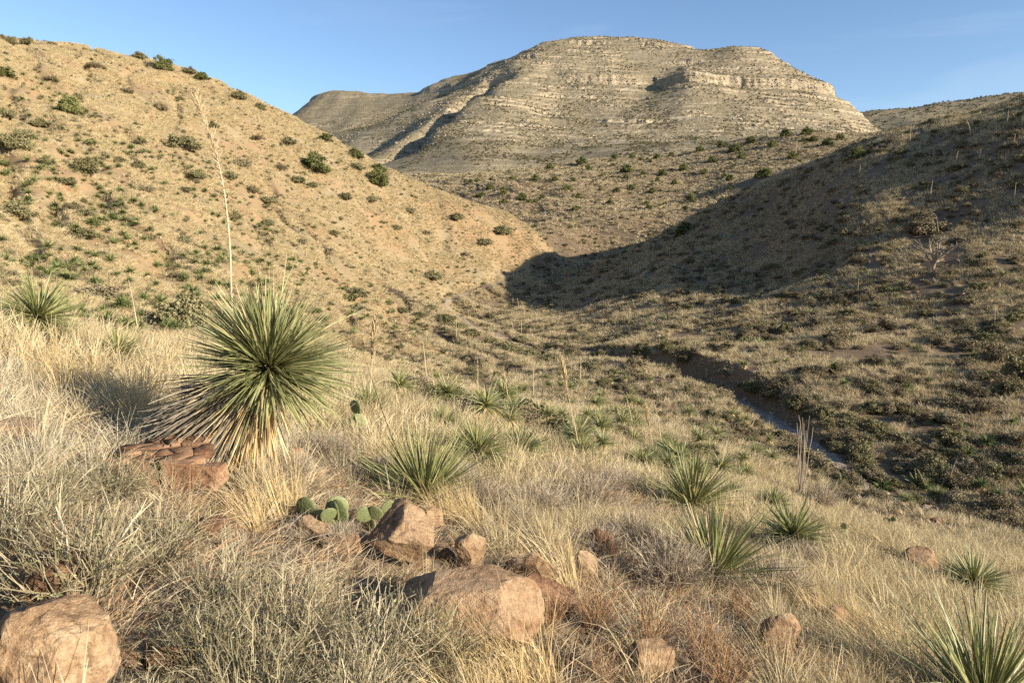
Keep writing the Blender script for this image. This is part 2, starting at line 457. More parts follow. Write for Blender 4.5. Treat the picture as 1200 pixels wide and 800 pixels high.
GULLY = pts3([(582, 92, 850), (549, 117, 782), (508, 152, 700), (466, 185, 625)])
def mountain_h(x, y):
    z = tpm(x, y)
    z = z + 9 * fbm(x / 120, y / 120, 3, 51)
    gd = np.full(np.shape(x), 1e9)                             # ravine behind the left spur
    for a_, b_ in zip(GULLY[:-1], GULLY[1:]):
        dv = b_[:2] - a_[:2]
        t_ = np.clip(((x - a_[0]) * dv[0] + (y - a_[1]) * dv[1]) / (dv @ dv), 0, 1)
        gd = np.minimum(gd, np.hypot(x - a_[0] - t_ * dv[0], y - a_[1] - t_ * dv[1]))
    z = z - 17 * np.exp(-(gd / 15) ** 2)
    rid = 1 - np.abs(fbm(x / 70 + 0.3 * pnoise(x / 60, y / 60, 9), y / 160, 3, 61)) * 2
    # bedded limestone: talus and cliff steps along gently dipping beds
    s = z + 0.05 * x + 4.0 * fbm(x / 160, y / 160, 2, 71)
    col = 1.8 * fbm(x / 9.0, y / 9.0, 3, 81) + 1.6 * np.abs(pnoise(x / 10.0, y / 40.0, 82))
    s2 = s + col
    levels = []; lv = 56.0; q = 0
    while lv < 285:
        hh = (1.6, 2.6, 1.8, 3.6, 2.0, 3.0)[q % 6]
        levels.append((lv, hh)); lv += (5.2, 7.0, 5.8, 8.2, 5.4, 6.6)[q % 6]; q += 1
    levels = [l for l in levels if abs(l[0] - 180) > 10 and abs(l[0] - 214) > 6 and abs(l[0] - 243) > 6] + [(180, 13), (214, 6.5), (243, 7)]
    levels.sort()
    bx = [0.0]; by = [0.0]; prev = 0.0
    for lv, hh in levels:
        c0, c1 = lv - hh * 0.13, lv + hh * 0.13
        bx += [c0, c1]; by += [lv - hh * 0.5, lv + hh * 0.5]
    bx.append(400); by.append(400)
    f = np.interp(s2, bx, by) - s2
    strength = 0.12 + 1.0 * smooth(-0.22, 0.30, fbm(x / 45, y / 45, 3, 91))
    strength = strength * smooth(55, 110, z)
    big = (np.abs(s2 - 178) < 16) & (x > 170)
    strength = np.where(big, np.maximum(strength, 0.95), strength)
    left = smooth(-150, -60, x)
    z = z + f * np.clip(strength, 0, 1.1) * (0.4 + 0.6 * left)
    z = z + (1.2 * fbm(x / 22, y / 22, 4, 101, 0.6) + 0.6 * np.abs(pnoise(x / 6, y / 6, 111)) * left) * smooth(45, 90, z)
    return z

mc = np.linspace(330, 1075, 620); my = np.r_[np.linspace(430, 960, 560), np.linspace(964, 1240, 60)]
MX, MY = np.meshgrid((mc - 600) / F_PX, my)
MX = MX * MY * 1.02
MZ = mountain_h(MX, MY)
edge = np.minimum(smooth(0, 14, np.arange(620))[None, :], smooth(0, 14, np.arange(620)[::-1])[None, :])
MZ = np.where(MX > 0, MZ - (1 - edge) * 40, MZ - (1 - edge) * 60)
front = smooth(430, 520, MY)
MZ = MZ - (1 - front) * 22
mi = np.arange(MX.size).reshape(MX.shape)
mq = np.stack([mi[:-1, :-1], mi[:-1, 1:], mi[1:, 1:], mi[1:, :-1]], -1).reshape(-1, 4)

def mat_mountain():
    m, nt, n, l = new_mat('bedded_limestone')
    g = n.new('ShaderNodeNewGeometry'); P = g.outputs['Position']
    sp = n.new('ShaderNodeSeparateXYZ'); l.new(g.outputs['True Normal'], sp.inputs[0])
    steep = maprange(nt, sp.outputs[2], 0.82, 0.56)
    a = nz(nt, 0.05, 5, 0.6, P); b = nz(nt, 0.45, 5, 0.65, P)
    st = n.new('ShaderNodeMapping'); st.inputs['Scale'].default_value = (0.012, 0.012, 0.42); st.inputs['Rotation'].default_value = (0, math.radians(3), 0); l.new(P, st.inputs[0])
    band = nz(nt, 1.0, 4, 0.7, st.outputs[0])
    rock = ramp(n, [(0.3, (0.25, 0.20, 0.135)), (0.5, (0.36, 0.295, 0.20)), (0.7, (0.47, 0.40, 0.285))]); l.new(band.outputs[0], rock.inputs[0])
    soil = ramp(n, [(0.35, (0.145, 0.12, 0.072)), (0.5, (0.225, 0.187, 0.116)), (0.65, (0.31, 0.26, 0.17))]); l.new(b.outputs[0], soil.inputs[0])
    k = mth(nt, 'ADD', mth(nt, 'MULTIPLY', steep, 0.9), mth(nt, 'MULTIPLY', maprange(nt, band.outputs[0], 0.50, 0.60), maprange(nt, a.outputs[0], 0.40, 0.6, 0.0, 0.7)), True)
    c = mixc(nt, k, soil.outputs[0], rock.outputs[0])
    fine = nz(nt, 0.9, 5, 0.7, P)
    finish(nt, c, 0.95, fine.outputs[0], 1.2, 0.7, 0.1)
    return m
M_MOUNT = mat_mountain()
me = mesh_from('mountain', np.stack([MX, MY, MZ], -1).reshape(-1, 3), [mq], [M_MOUNT], False)
tag(link('mountain', me), 'bare bedded limestone mountain with cliff bands against blue sky', None, None, 'structure')

RIDGE = [(980, 135, 1500), (1015, 130, 1500), (1060, 127, 1480), (1100, 123, 1460), (1150, 117, 1440), (1200, 110, 1420), (1260, 98, 1400), (1330, 88, 1380),
         (1015, 138, 1420), (1060, 135, 1380), (1120, 130, 1350), (1200, 124, 1320), (1280, 112, 1300),
         (1035, 152, 1300), (1090, 150, 1220), (1150, 150, 1200), (1220, 145, 1180), (1300, 140, 1160), (1035, 170, 1150), (1090, 175, 1050), (1160, 180, 1000), (1250, 175, 980)]
rp = pts3(RIDGE)
rh = np.array([(500, 1700, 150), (800, 1700, 220), (1100, 1700, 250), (1400, 1500, 300), (1300, 1100, 220), (1100, 850, 120), (800, 800, 80), (560, 900, 70), (450, 1100, 90), (600, 1800, 120)], float)
tpr = TPS(np.vstack([rp, rh]), 3e-4)
rx, ry = np.meshgrid(np.linspace(420, 1350, 220), np.linspace(820, 1700, 160))
rz = tpr(rx, ry) + 9 * fbm(rx / 130, ry / 130, 4, 131)
ri = np.arange(rx.size).reshape(rx.shape)
rq = np.stack([ri[:-1, :-1], ri[:-1, 1:], ri[1:, 1:], ri[1:, :-1]], -1).reshape(-1, 4)
me = mesh_from('far_ridge', np.stack([rx, ry, rz], -1).reshape(-1, 3), [rq], [M_MOUNT], True)
tag(link('far_ridge', me), 'long low ridge far behind the right hillside', None, None, 'structure')

gx, gy = np.meshgrid(np.linspace(-9000, 9000, 30), np.linspace(-9000, 9000, 30))
gz = np.full(gx.shape, -60.0)
gi = np.arange(gx.size).reshape(gx.shape)
gq = np.stack([gi[:-1, :-1], gi[:-1, 1:], gi[1:, 1:], gi[1:, :-1]], -1).reshape(-1, 4)
tag(link('terrain', mesh_from('terrain', np.stack([gx, gy, gz], -1).reshape(-1, 3), [gq], [M_GROUND])), 'distant desert plain beyond the hills', None, None, 'structure')
#@@TERRAIN_END
# ------------------------------------------------------------------ plant building blocks
class Bag:
    """collects ribbons, tubes and leaf faces of ONE part"""
    def __init__(self):
        self.V = []; self.Q = []; self.T = []; self.R = []; self.A = []; self.n = 0
    def add(self, v, quads=None, tris=None, rnd=None, along=None):
        v = np.asarray(v, float).reshape(-1, 3)
        if quads is not None and len(quads): self.Q.append(np.asarray(quads).reshape(-1, 4) + self.n)
        if tris is not None and len(tris): self.T.append(np.asarray(tris).reshape(-1, 3) + self.n)
        self.V.append(v)
        self.R.append(np.full(len(v), 0.5) if rnd is None else np.asarray(rnd, float).ravel())
        self.A.append(np.full(len(v), 0.5) if along is None else np.asarray(along, float).ravel())
        self.n += len(v)
    def mesh(self, name, mat, smooth_shade=True):
        fl = []
        if self.Q: fl.append(np.concatenate(self.Q))
        if self.T: fl.append(np.concatenate(self.T))
        return mesh_from(name, np.concatenate(self.V), fl, [mat], smooth_shade, {'rnd': np.concatenate(self.R), 'along': np.concatenate(self.A)})

def unit(v):
    return v / np.maximum(np.linalg.norm(v, axis=-1, keepdims=True), 1e-9)

def ribbons(bag, P, W, fold=0.0, rnd=None, r=rng, side=None):
    n, k, _ = P.shape
    T = unit(P[:, -1] - P[:, 0])
    if side is None:
        side = unit(np.cross(T, r.normal(size=(n, 3))))
    rn = r.random(n) if rnd is None else rnd
    al = np.linspace(0, 1, k)
    if fold:
        nor = unit(np.cross(T, side))
        v = np.stack([P - side[:, None] * W[..., None] / 2, P - nor[:, None] * W[..., None] * fold, P + side[:, None] * W[..., None] / 2], 2)
        c = 3
    else:
        v = np.stack([P - side[:, None] * W[..., None] / 2, P + side[:, None] * W[..., None] / 2], 2)
        c = 2
    i = np.arange(n * k * c).reshape(n, k, c)
    q = np.stack([i[:, :-1, :-1], i[:, :-1, 1:], i[:, 1:, 1:], i[:, 1:, :-1]], -1).reshape(-1, 4)
    bag.add(v, q, None, np.broadcast_to(rn[:, None, None], (n, k, c)), np.broadcast_to(al[None, :, None], (n, k, c)))

def tubes(bag, P, R, sides=5, rnd=None, r=rng):
    n, k, _ = P.shape
    T = unit(np.gradient(P, axis=1))
    ref = unit(np.cross(T[:, 0], np.array([0.31, 0.83, 0.21]) + 0.01))
    A = unit(np.cross(T, ref[:, None])); B = np.cross(T, A)
    ang = np.arange(sides) * 2 * np.pi / sides
    v = P[:, :, None] + (A[:, :, None] * np.cos(ang)[:, None] + B[:, :, None] * np.sin(ang)[:, None]) * R[..., None, None]
    i = np.arange(n * k * sides).reshape(n, k, sides); j = np.roll(i, -1, 2)
    q = np.stack([i[:, :-1], j[:, :-1], j[:, 1:], i[:, 1:]], -1).reshape(-1, 4)
    rn = r.random(n) if rnd is None else rnd
    bag.add(v, q, None, np.broadcast_to(rn[:, None, None], (n, k, sides)), np.broadcast_to(np.linspace(0, 1, k)[None, :, None], (n, k, sides)))

def leaves(bag, C, size, r=rng, stretch=1.7):
    n = len(C)
    a = unit(r.normal(size=(n, 3))); b = unit(np.cross(a, r.normal(size=(n, 3))))
    s = size * r.uniform(0.6, 1.3, n)[:, None]
    v = np.stack([C - a * s * stretch * 0.5, C + b * s * 0.5, C + a * s * stretch * 0.5, C - b * s * 0.5], 1)
    i = np.arange(n * 4).reshape(n, 4)
    bag.add(v, i, None, np.repeat(r.random(n), 4), np.tile([0, 0.5, 1, 0.5], n))

def mat_plant(name, stops, trans=0.15, rough=0.75, base=None, base_amt=0.0, spec=0.15, obj_amt=0.5):
    """colour from the piece's own random value and the plant's own random value; 'base' tints the root end of each blade"""
    m, nt, n, l = new_mat(name)
    a = n.new('ShaderNodeAttribute'); a.attribute_name = 'rnd'
    o = n.new('ShaderNodeObjectInfo')
    f = mth(nt, 'ADD', mth(nt, 'MULTIPLY', a.outputs['Fac'], 1 - obj_amt), mth(nt, 'MULTIPLY', o.outputs['Random'], obj_amt))
    r = ramp(n, stops); l.new(f, r.inputs[0])
    c = r.outputs[0]
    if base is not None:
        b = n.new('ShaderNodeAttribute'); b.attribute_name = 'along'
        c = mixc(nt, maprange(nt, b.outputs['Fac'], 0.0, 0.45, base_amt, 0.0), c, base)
    finish(nt, c, rough, None, spec=spec, trans=trans)
    return m

STRAW = [(0.15, (0.34, 0.262, 0.14)), (0.5, (0.55, 0.452, 0.26)), (0.85, (0.70, 0.605, 0.395))]
M_STRAW = mat_plant('dry_grass', STRAW, 0.25)
M_STRAWHILL = mat_plant('hill_grass', [(0.1, (0.38, 0.295, 0.155)), (0.5, (0.57, 0.465, 0.26)), (0.9, (0.69, 0.59, 0.375))], 0.2, obj_amt=0.65)
M_GOLD = mat_plant('golden_grass', [(0.15, (0.50, 0.37, 0.17)), (0.5, (0.66, 0.51, 0.26)), (0.85, (0.76, 0.63, 0.38))], 0.25, obj_amt=0.2)
M_PALE = mat_plant('pale_matted_grass', [(0.15, (0.32, 0.275, 0.175)), (0.5, (0.50, 0.44, 0.30)), (0.85, (0.66, 0.59, 0.435))], 0.15, obj_amt=0.3)
M_VALLEY = mat_plant('valley_grass', [(0.1, (0.34, 0.27, 0.15)), (0.5, (0.53, 0.438, 0.26)), (0.9, (0.67, 0.57, 0.375))], 0.2, obj_amt=0.7)
M_SOTOL = mat_plant('sotol_leaf', [(0.05, (0.13, 0.15, 0.048)), (0.45, (0.235, 0.25, 0.088)), (0.80, (0.35, 0.345, 0.155)), (0.90, (0.42, 0.37, 0.18)), (0.96, (0.50, 0.38, 0.20))], 0.12, 0.45, (0.52, 0.47, 0.19), 0.6, 0.4, 0.12)
M_SOTOLBIG = mat_plant('blue_green_sotol_leaf', [(0.05, (0.165, 0.18, 0.065)), (0.5, (0.295, 0.305, 0.125)), (0.86, (0.44, 0.435, 0.22)), (0.93, (0.47, 0.42, 0.21)), (0.97, (0.54, 0.43, 0.24))], 0.12, 0.42, (0.50, 0.48, 0.21), 0.5, 0.45, 0.0)
M_SOTOLFAR = mat_plant('hill_sotol_leaf', [(0.1, (0.085, 0.115, 0.035)), (0.5, (0.165, 0.195, 0.068)), (0.9, (0.29, 0.30, 0.125))], 0.12, 0.6, None, 0, 0.2, 0.6)
M_DRYLEAF = mat_plant('dry_sotol_leaf', [(0.1, (0.40, 0.27, 0.12)), (0.5, (0.58, 0.44, 0.22)), (0.9, (0.70, 0.58, 0.36))], 0.15, 0.7, obj_amt=0.1)
M_GREYLEAF = mat_plant('grey_dead_leaf', [(0.1, (0.13, 0.11, 0.08)), (0.5, (0.25, 0.215, 0.16)), (0.9, (0.42, 0.365, 0.27))], 0.1, 0.8, obj_amt=0.1)
M_BROOM = mat_plant('broom_twig', [(0.1, (0.14, 0.122, 0.06)), (0.4, (0.26, 0.225, 0.135)), (0.75, (0.40, 0.345, 0.225)), (0.97, (0.58, 0.51, 0.36))], 0.0, 0.85, (0.20, 0.15, 0.09), 0.6, obj_amt=0.2)  # root ends tinted darker to imitate shade deep inside the bush
M_BROOMLEAF = mat_plant('broom_leaf', [(0.1, (0.16, 0.19, 0.07)), (0.6, (0.32, 0.33, 0.15)), (0.95, (0.48, 0.46, 0.27))], 0.15, 0.8, obj_amt=0.2)
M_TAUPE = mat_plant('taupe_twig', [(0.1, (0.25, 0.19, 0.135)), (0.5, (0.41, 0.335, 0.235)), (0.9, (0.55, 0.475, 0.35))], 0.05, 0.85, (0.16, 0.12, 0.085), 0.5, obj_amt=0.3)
M_RUST = mat_plant('rusty_twig', [(0.1, (0.24, 0.135, 0.065)), (0.5, (0.40, 0.25, 0.135)), (0.9, (0.54, 0.39, 0.235))], 0.05, 0.85, obj_amt=0.35)
M_OLIVE = mat_plant('olive_shrub_leaf', [(0.05, (0.13, 0.12, 0.055)), (0.5, (0.225, 0.205, 0.10)), (0.95, (0.34, 0.305, 0.17))], 0.12, 0.75, obj_amt=0.45)
M_JUNIPER = mat_plant('juniper_leaf', [(0.05, (0.085, 0.095, 0.03)), (0.5, (0.165, 0.175, 0.06)), (0.95, (0.27, 0.265, 0.105))], 0.1, 0.75, obj_amt=0.45)
M_BROWNSHRUB = mat_plant('brown_shrub_leaf', [(0.05, (0.13, 0.105, 0.06)), (0.5, (0.25, 0.205, 0.12)), (0.95, (0.38, 0.325, 0.20))], 0.08, 0.8, obj_amt=0.55)
M_BARK = mat_plant('grey_bark', [(0.1, (0.15, 0.115, 0.085)), (0.9, (0.29, 0.24, 0.185))], 0, 0.9, obj_amt=0.3)
M_DEADWOOD = mat_plant('bleached_wood', [(0.1, (0.20, 0.16, 0.115)), (0.9, (0.34, 0.28, 0.21))], 0, 0.85, obj_amt=0.1)
M_STALK = mat_plant('pale_flower_stalk', [(0.1, (0.42, 0.33, 0.20)), (0.9, (0.60, 0.49, 0.33))], 0, 0.7, obj_amt=0.4)
M_PLUME = mat_plant('dry_seed_plume', [(0.1, (0.50, 0.39, 0.22)), (0.9, (0.72, 0.60, 0.39))], 0.3, 0.8, obj_amt=0.1)
M_PAD = None

def tuft(seed, n, h, width, segs=3, spread=0.12, out=0.55, lean=0.25, mat=M_STRAW, name='grass'):
    r = np.random.default_rng(seed); b = Bag()
    a = r.uniform(0, 2 * np.pi, n); rad = spread * np.sqrt(r.random(n))
    base = np.stack([np.cos(a) * rad, np.sin(a) * rad, np.full(n, -0.03)], 1)
    a2 = a + r.normal(0, 0.7, n)
    o = out * r.uniform(0.1, 1.0, n)
    d = np.stack([np.cos(a2) * o + lean * r.uniform(0.3, 1.3, n), np.sin(a2) * o, np.ones(n)], 1)
    d = unit(d); hh = h * r.uniform(0.45, 1.1, n)
    t = np.linspace(0, 1, segs + 1)
    bend = np.stack([np.cos(a2) * 0.3 + lean * 0.8, np.sin(a2) * 0.3, np.full(n, -0.32)], 1) * r.uniform(0.2, 1.2, n)[:, None]
    P = base[:, None] + hh[:, None, None] * (d[:, None] * t[None, :, None] + bend[:, None] * (t ** 2)[None, :, None])
    W = width * r.uniform(0.6, 1.3, n)[:, None] * np.clip(1.05 - t, 0.12, 1)[None, :] ** 0.6
    ribbons(b, P, W, 0, None, r)
    return b.mesh(name, mat)

def sotol_leaves(seed, n, L, w, segs=5, phi=(4, 108), droop=0.10, fold=0.22, axis=(0, 0, 1), mat=None, name='leaf_rosette', power=0.75, r0=0.03, upbias=0.0):
    r = np.random.default_rng(seed); b = Bag()
    c0, c1 = math.cos(math.radians(phi[0])), math.cos(math.radians(phi[1]))
    cz = c0 + (c1 - c0) * r.random(n) ** power
    az_ = r.uniform(0, 2 * np.pi, n); sz = np.sqrt(1 - cz ** 2)
    d = np.stack([sz * np.cos(az_), sz * np.sin(az_), cz], 1)
    q = Vector((0, 0, 1)).rotation_difference(Vector(axis)).to_matrix()
    d = d @ np.array(q).T
    d = unit(d + r.normal(0, 0.06, (n, 3)) + np.array([0, 0, upbias]))
    LL = L * r.uniform(0.72, 1.08, n)
    t = np.linspace(0, 1, segs + 1)
    hor = np.sqrt(np.maximum(1 - d[:, 2] ** 2, 0))
    P = d[:, None] * (r0 + LL[:, None] * t)[..., None]
    P[..., 2] -= (droop * LL * (0.3 + hor) * r.uniform(0.2, 1.8, n))[:, None] * (t ** 2)[None]
    tw = r.normal(0, 0.06, (n, 3)) * np.where(r.random(n) < 0.12, 4.0, 1.0)[:, None]
    P += tw[:, None] * (LL[:, None] * t ** 2)[..., None]
    prof = np.interp(t, [0, 0.05, 0.25, 0.7, 1], [1.6, 1.0, 0.9, 0.62, 0.12])
    W = w * r.uniform(0.7, 1.25, n)[:, None] * prof[None]
    up = np.array([0.0, 0, 1])
    side = unit(np.cross(d, up) + r.normal(0, 0.35, (n, 3)))
    side = unit(side - d * (side * d).sum(1, keepdims=True))
    ribbons(b, P, W, fold, None, r, side)
    return b.mesh(name, mat or M_SOTOL)

def broom(seed, nst, R, Hh, w, twigs=5, mat=None, leafn=0, leafmat=None, upright=0.5, name='twigs'):
    """thin stems from one root, each with side twigs: dome R wide (radius), Hh high"""
    r = np.random.default_rng(seed); b = Bag()
    a = r.uniform(0, 2 * np.pi, nst); ph = np.arccos(1 - r.random(nst) * (1 - upright * 0.75))
    tip = np.stack([np.sin(ph) * np.cos(a) * R, np.sin(ph) * np.sin(a) * R, np.cos(ph) * Hh + 0.12 * Hh], 1) * r.uniform(0.55, 1.06, nst)[:, None] ** 0.7
    base = np.stack([np.cos(a), np.sin(a), np.zeros(nst)], 1) * (R * 0.16 * r.random(nst))[:, None]
    mid = base * 0.5 + tip * 0.45 + np.stack([np.zeros(nst), np.zeros(nst), 0.16 * Hh * r.random(nst)], 1) + r.normal(0, 0.05 * R, (nst, 3))
    t = np.linspace(0, 1, 5)[None, :, None]
    P = (1 - t) ** 2 * base[:, None] + 2 * t * (1 - t) * mid[:, None] + t ** 2 * tip[:, None]
    P[:, 1:] += r.normal(0, 0.018 * R, P[:, 1:].shape)
    ribbons(b, P, w * 1.5 * np.linspace(1.2, 0.5, 5)[None] * r.uniform(0.6, 1.4, nst)[:, None], 0, None, r)
    # side twigs
    si = np.repeat(np.arange(nst), twigs); m = len(si)
    tt = r.uniform(0.35, 1.0, m)
    T1 = tt[:, None]
    s0 = (1 - T1) ** 2 * base[si] + 2 * T1 * (1 - T1) * mid[si] + T1 ** 2 * tip[si]
    dirn = unit(tip[si] - base[si])
    d = unit(dirn + r.normal(0, 0.55, (m, 3)) + np.array([0, 0, 0.15]))
    L = R * r.uniform(0.10, 0.34, m)
    t3 = np.linspace(0, 1, 4)
    P2 = s0[:, None] + d[:, None] * (L[:, None] * t3)[..., None] + r.normal(0, 0.10, (m, 1, 3)) * (L[:, None] * t3 ** 2)[..., None]
    ribbons(b, P2, w * np.linspace(1.0, 0.4, 4)[None] * r.uniform(0.6, 1.3, m)[:, None], 0, None, r)
    me1 = b.mesh(name, mat or M_BROOM)
    me2 = None
    if leafn:
        b2 = Bag()
        k = r.integers(0, m, leafn); f = r.random(leafn)
        C = s0[k] + d[k] * (L[k] * f)[:, None] + r.normal(0, 0.012 * R, (leafn, 3))
        C = C[C[:, 2] > Hh * 0.2]
        leaves(b2, C, w * 1.3, r, 4.0)
        me2 = b2.mesh('foliage', leafmat or M_BROOMLEAF)
    return me1, me2

def bushy(seed, nclump, R, Hh, leafsize, per, mat, twig=True, name='foliage', low=0.1, hollow=0.45):
    """leafy shrub or small tree: leaf faces in uneven clumps round limbs"""
    r = np.random.default_rng(seed); b = Bag(); tb = Bag()
    d = unit(r.normal(size=(nclump, 3))); d[:, 2] = np.abs(d[:, 2]) * 0.95 - low * 0.5
    rad = r.uniform(hollow, 1.0, nclump) * r.choice([0.8, 1.0, 1.12], nclump)
    C = d * rad[:, None] * np.array([R, R, Hh * 0.85]) + np.array([0, 0, Hh * 0.22])
    cs = R * r.uniform(0.14, 0.30, nclump)
    k = np.repeat(np.arange(nclump), per)
    Pp = C[k] + r.normal(0, 0.5, (len(k), 3)) * cs[k][:, None] * np.array([1, 1, 0.8])
    Pp = Pp[Pp[:, 2] > 0.01 * Hh]
    leaves(b, Pp, leafsize, r, 1.6)
    base = r.normal(0, 0.05 * R, (nclump, 3)); base[:, 2] = -0.05
    t = np.linspace(0, 1, 4)[None, :, None]
    mid = C * np.array([0.35, 0.35, 0.6]) + r.normal(0, 0.06 * R, (nclump, 3))
    P = (1 - t) ** 2 * base[:, None] + 2 * t * (1 - t) * mid[:, None] + t ** 2 * C[:, None]
    tubes(tb, P, R * 0.028 * np.linspace(1.3, 0.35, 4)[None] * r.uniform(0.6, 1.3, nclump)[:, None], 4, None, r)
    return b.mesh(name, mat), tb.mesh('branches', M_BARK)

def stalk_meshes(seed, hgt, lean=(0, 0), rad=0.018, plume=0.42, plume_w=0.07, n=260, curve=0.0):
    """dry flower stalk with a narrow plume of seed bracts on its upper part"""
    r = np.random.default_rng(seed); b = Bag(); p = Bag()
    t = np.linspace(0, 1, 14)
    ln = np.array([lean[0], lean[1]])
    P = np.zeros((1, 14, 3)); P[0, :, 2] = hgt * t
    P[0, :, 0] = ln[0] * hgt * (t * (1 - curve) + curve * t ** 2.4) + r.normal(0, 0.003 * hgt, 14).cumsum() * 0.25
    P[0, :, 1] = ln[1] * hgt * t
    tubes(b, P, rad * np.linspace(1.15, 0.35, 14)[None], 6, None, r)
    m1 = b.mesh('flower_stalk', M_STALK)
    if plume <= 0:
        return m1, None
    u = 1 - plume * r.random(n) ** 0.85
    cx = np.stack([np.interp(u, t, P[0, :, i]) for i in range(3)], 1)
    a = r.uniform(0, 2 * np.pi, n); w = plume_w * np.interp(u, [1 - plume, 1 - plume * 0.6, 1 - plume * 0.2, 1], [0.45, 1, 0.75, 0.15]) * r.uniform(0.4, 1.2, n)
    d = np.stack([np.cos(a) * w, np.sin(a) * w, w * r.uniform(1.0, 3.0, n)], 1)
    t3 = np.linspace(0, 1, 3)
    Pp = cx[:, None] + d[:, None] * t3[None, :, None]
    ribbons(p, Pp, plume_w * 0.16 * np.array([[0.6, 1.0, 0.5]]) * r.uniform(0.6, 1.4, n)[:, None], 0, None, r)
    return m1, p.mesh('seed_plume', M_PLUME)

# rocks -------------------------------------------------------------
def mat_rock(name, c0, c1, c2, lichen=(0.34, 0.30, 0.22), scale=1.0):
    m, nt, n, l = new_mat(name)
    tc = n.new('ShaderNodeTexCoord'); P = tc.outputs['Object']
    o = n.new('ShaderNodeObjectInfo')
    mp_ = n.new('ShaderNodeVectorMath'); mp_.operation = 'ADD'; l.new(P, mp_.inputs[0])
    cb = n.new('ShaderNodeCombineXYZ'); l.new(mth(nt, 'MULTIPLY', o.outputs['Random'], 37.0), cb.inputs[0]); l.new(cb.outputs[0], mp_.inputs[1])
    P = mp_.outputs[0]
    a = nz(nt, 3.0 * scale, 6, 0.62, P, 0.4); b = nz(nt, 22 * scale, 6, 0.7, P); g = nz(nt, 120 * scale, 3, 0.6, P)
    f = mth(nt, 'ADD', mth(nt, 'MULTIPLY', a.outputs[0], 0.62), mth(nt, 'MULTIPLY', b.outputs[0], 0.42))
    f = mth(nt, 'ADD', f, mth(nt, 'MULTIPLY', mth(nt, 'SUBTRACT', o.outputs['Random'], 0.5), 0.16))
    r = ramp(n, [(0.41, c0), (0.52, c1), (0.64, c2)]); l.new(f, r.inputs[0])
    li = maprange(nt, b.outputs[0], 0.60, 0.70, 0, 0.55)
    c = mixc(nt, li, r.outputs[0], lichen)
    var = nz(nt, 5.5 * scale, 7, 0.75, P, 1.0)
    c = mixc(nt, maprange(nt, var.outputs[0], 0.54, 0.64, 0, 0.62), c, tuple(0.45 * q for q in c0))
    sp = maprange(nt, g.outputs[0], 0.35, 0.65, 0.84, 1.12)
    mm = n.new('ShaderNodeVectorMath'); mm.operation = 'SCALE'; l.new(c, mm.inputs[0]); l.new(sp, mm.inputs['Scale'])
    vor = n.new('ShaderNodeTexVoronoi'); vor.feature = 'DISTANCE_TO_EDGE'; vor.inputs['Scale'].default_value = 4.0 * scale
    dst = n.new('ShaderNodeMix'); dst.data_type = 'VECTOR'; dst.inputs[0].default_value = 0.18; l.new(P, dst.inputs[4]); l.new(a.outputs[1], dst.inputs[5]); l.new(dst.outputs[1], vor.inputs['Vector'])
    crack = maprange(nt, vor.outputs['Distance'], 0.0, 0.03, -0.10, 0.0)
    hgt = mth(nt, 'ADD', mth(nt, 'ADD', mth(nt, 'MULTIPLY', b.outputs[0], 0.9), mth(nt, 'MULTIPLY', g.outputs[0], 0.3)), crack)
    finish(nt, mm.outputs[0], 0.88, hgt, 0.026 / scale, 0.9, 0.2)
    return m
M_ROCK = mat_rock('rusty_rock', (0.12, 0.066, 0.038), (0.27, 0.160, 0.086), (0.39, 0.265, 0.155))
M_ROCKTAN = mat_rock('tan_rock', (0.17, 0.10, 0.055), (0.35, 0.232, 0.13), (0.50, 0.37, 0.225))
M_ROCKRED = mat_rock('red_slab_rock', (0.15, 0.075, 0.042), (0.29, 0.165, 0.092), (0.40, 0.255, 0.15))
M_ROCKPALE = mat_rock('pale_limestone', (0.30, 0.24, 0.18), (0.44, 0.37, 0.29), (0.55, 0.48, 0.40))

def rock_mesh(seed, size, sub=3, cuts=9, mat=None, name='rock', rough=0.10, wedge=None, cutlo=0.62):
    """boulder: sphere cut by random planes, then roughened; size = half extents; stands on z=0 (a third sunk)"""
    r = np.random.default_rng(seed)
    bm = bmesh.new(); bmesh.ops.create_icosphere(bm, subdivisions=sub, radius=1.0)
    v = np.array([q.co[:] for q in bm.verts])
    planes = [(unit(r.normal(size=3)), r.uniform(cutlo - 0.14, 0.80)) for _ in range(cuts + 3)] + (wedge or [])
    for nrm, dd in planes:
        nrm = unit(np.asarray(nrm, float))
        k = np.maximum(v @ nrm - dd, 0)
        v = v - k[:, None] * nrm * 0.96
    off = r.uniform(-50, 50, 3)
    nn = np.array([mnoise.fractal(Vector(p * 1.7 + off), 0.9, 2.1, 5) for p in v])
    v = v * (1 + 0.55 * rough * nn)[:, None]
    if sub >= 4:
        fn = np.array([mnoise.fractal(Vector(p * 7 + off), 0.8, 2.1, 4) for p in v])
        v = v * (1 + 0.022 * fn)[:, None]
        # fracture blocks: each cell of the rock steps in or out a little, with a shallow groove between
        st_ = np.zeros(len(v)); gr = np.zeros(len(v))
        for q_, pnt in enumerate(v):
            d_, pt_ = mnoise.voronoi(Vector(pnt * np.array([1.6, 1.6, 2.4]) + off))
            st_[q_] = mnoise.noise(pt_[0] * 3.7); gr[q_] = max(0.0, 0.10 - (d_[1] - d_[0])) / 0.10
        v = v * (1 + 0.055 * st_ - 0.03 * gr)[:, None]
    v = v * np.asarray(size)
    for q, p in zip(bm.verts, v): q.co = p
    me = bpy.data.meshes.new(name); bm.to_mesh(me); bm.free()
    me.polygons.foreach_set('use_smooth', np.zeros(len(me.polygons), bool))
    me.materials.append(mat or M_ROCK)
    return me

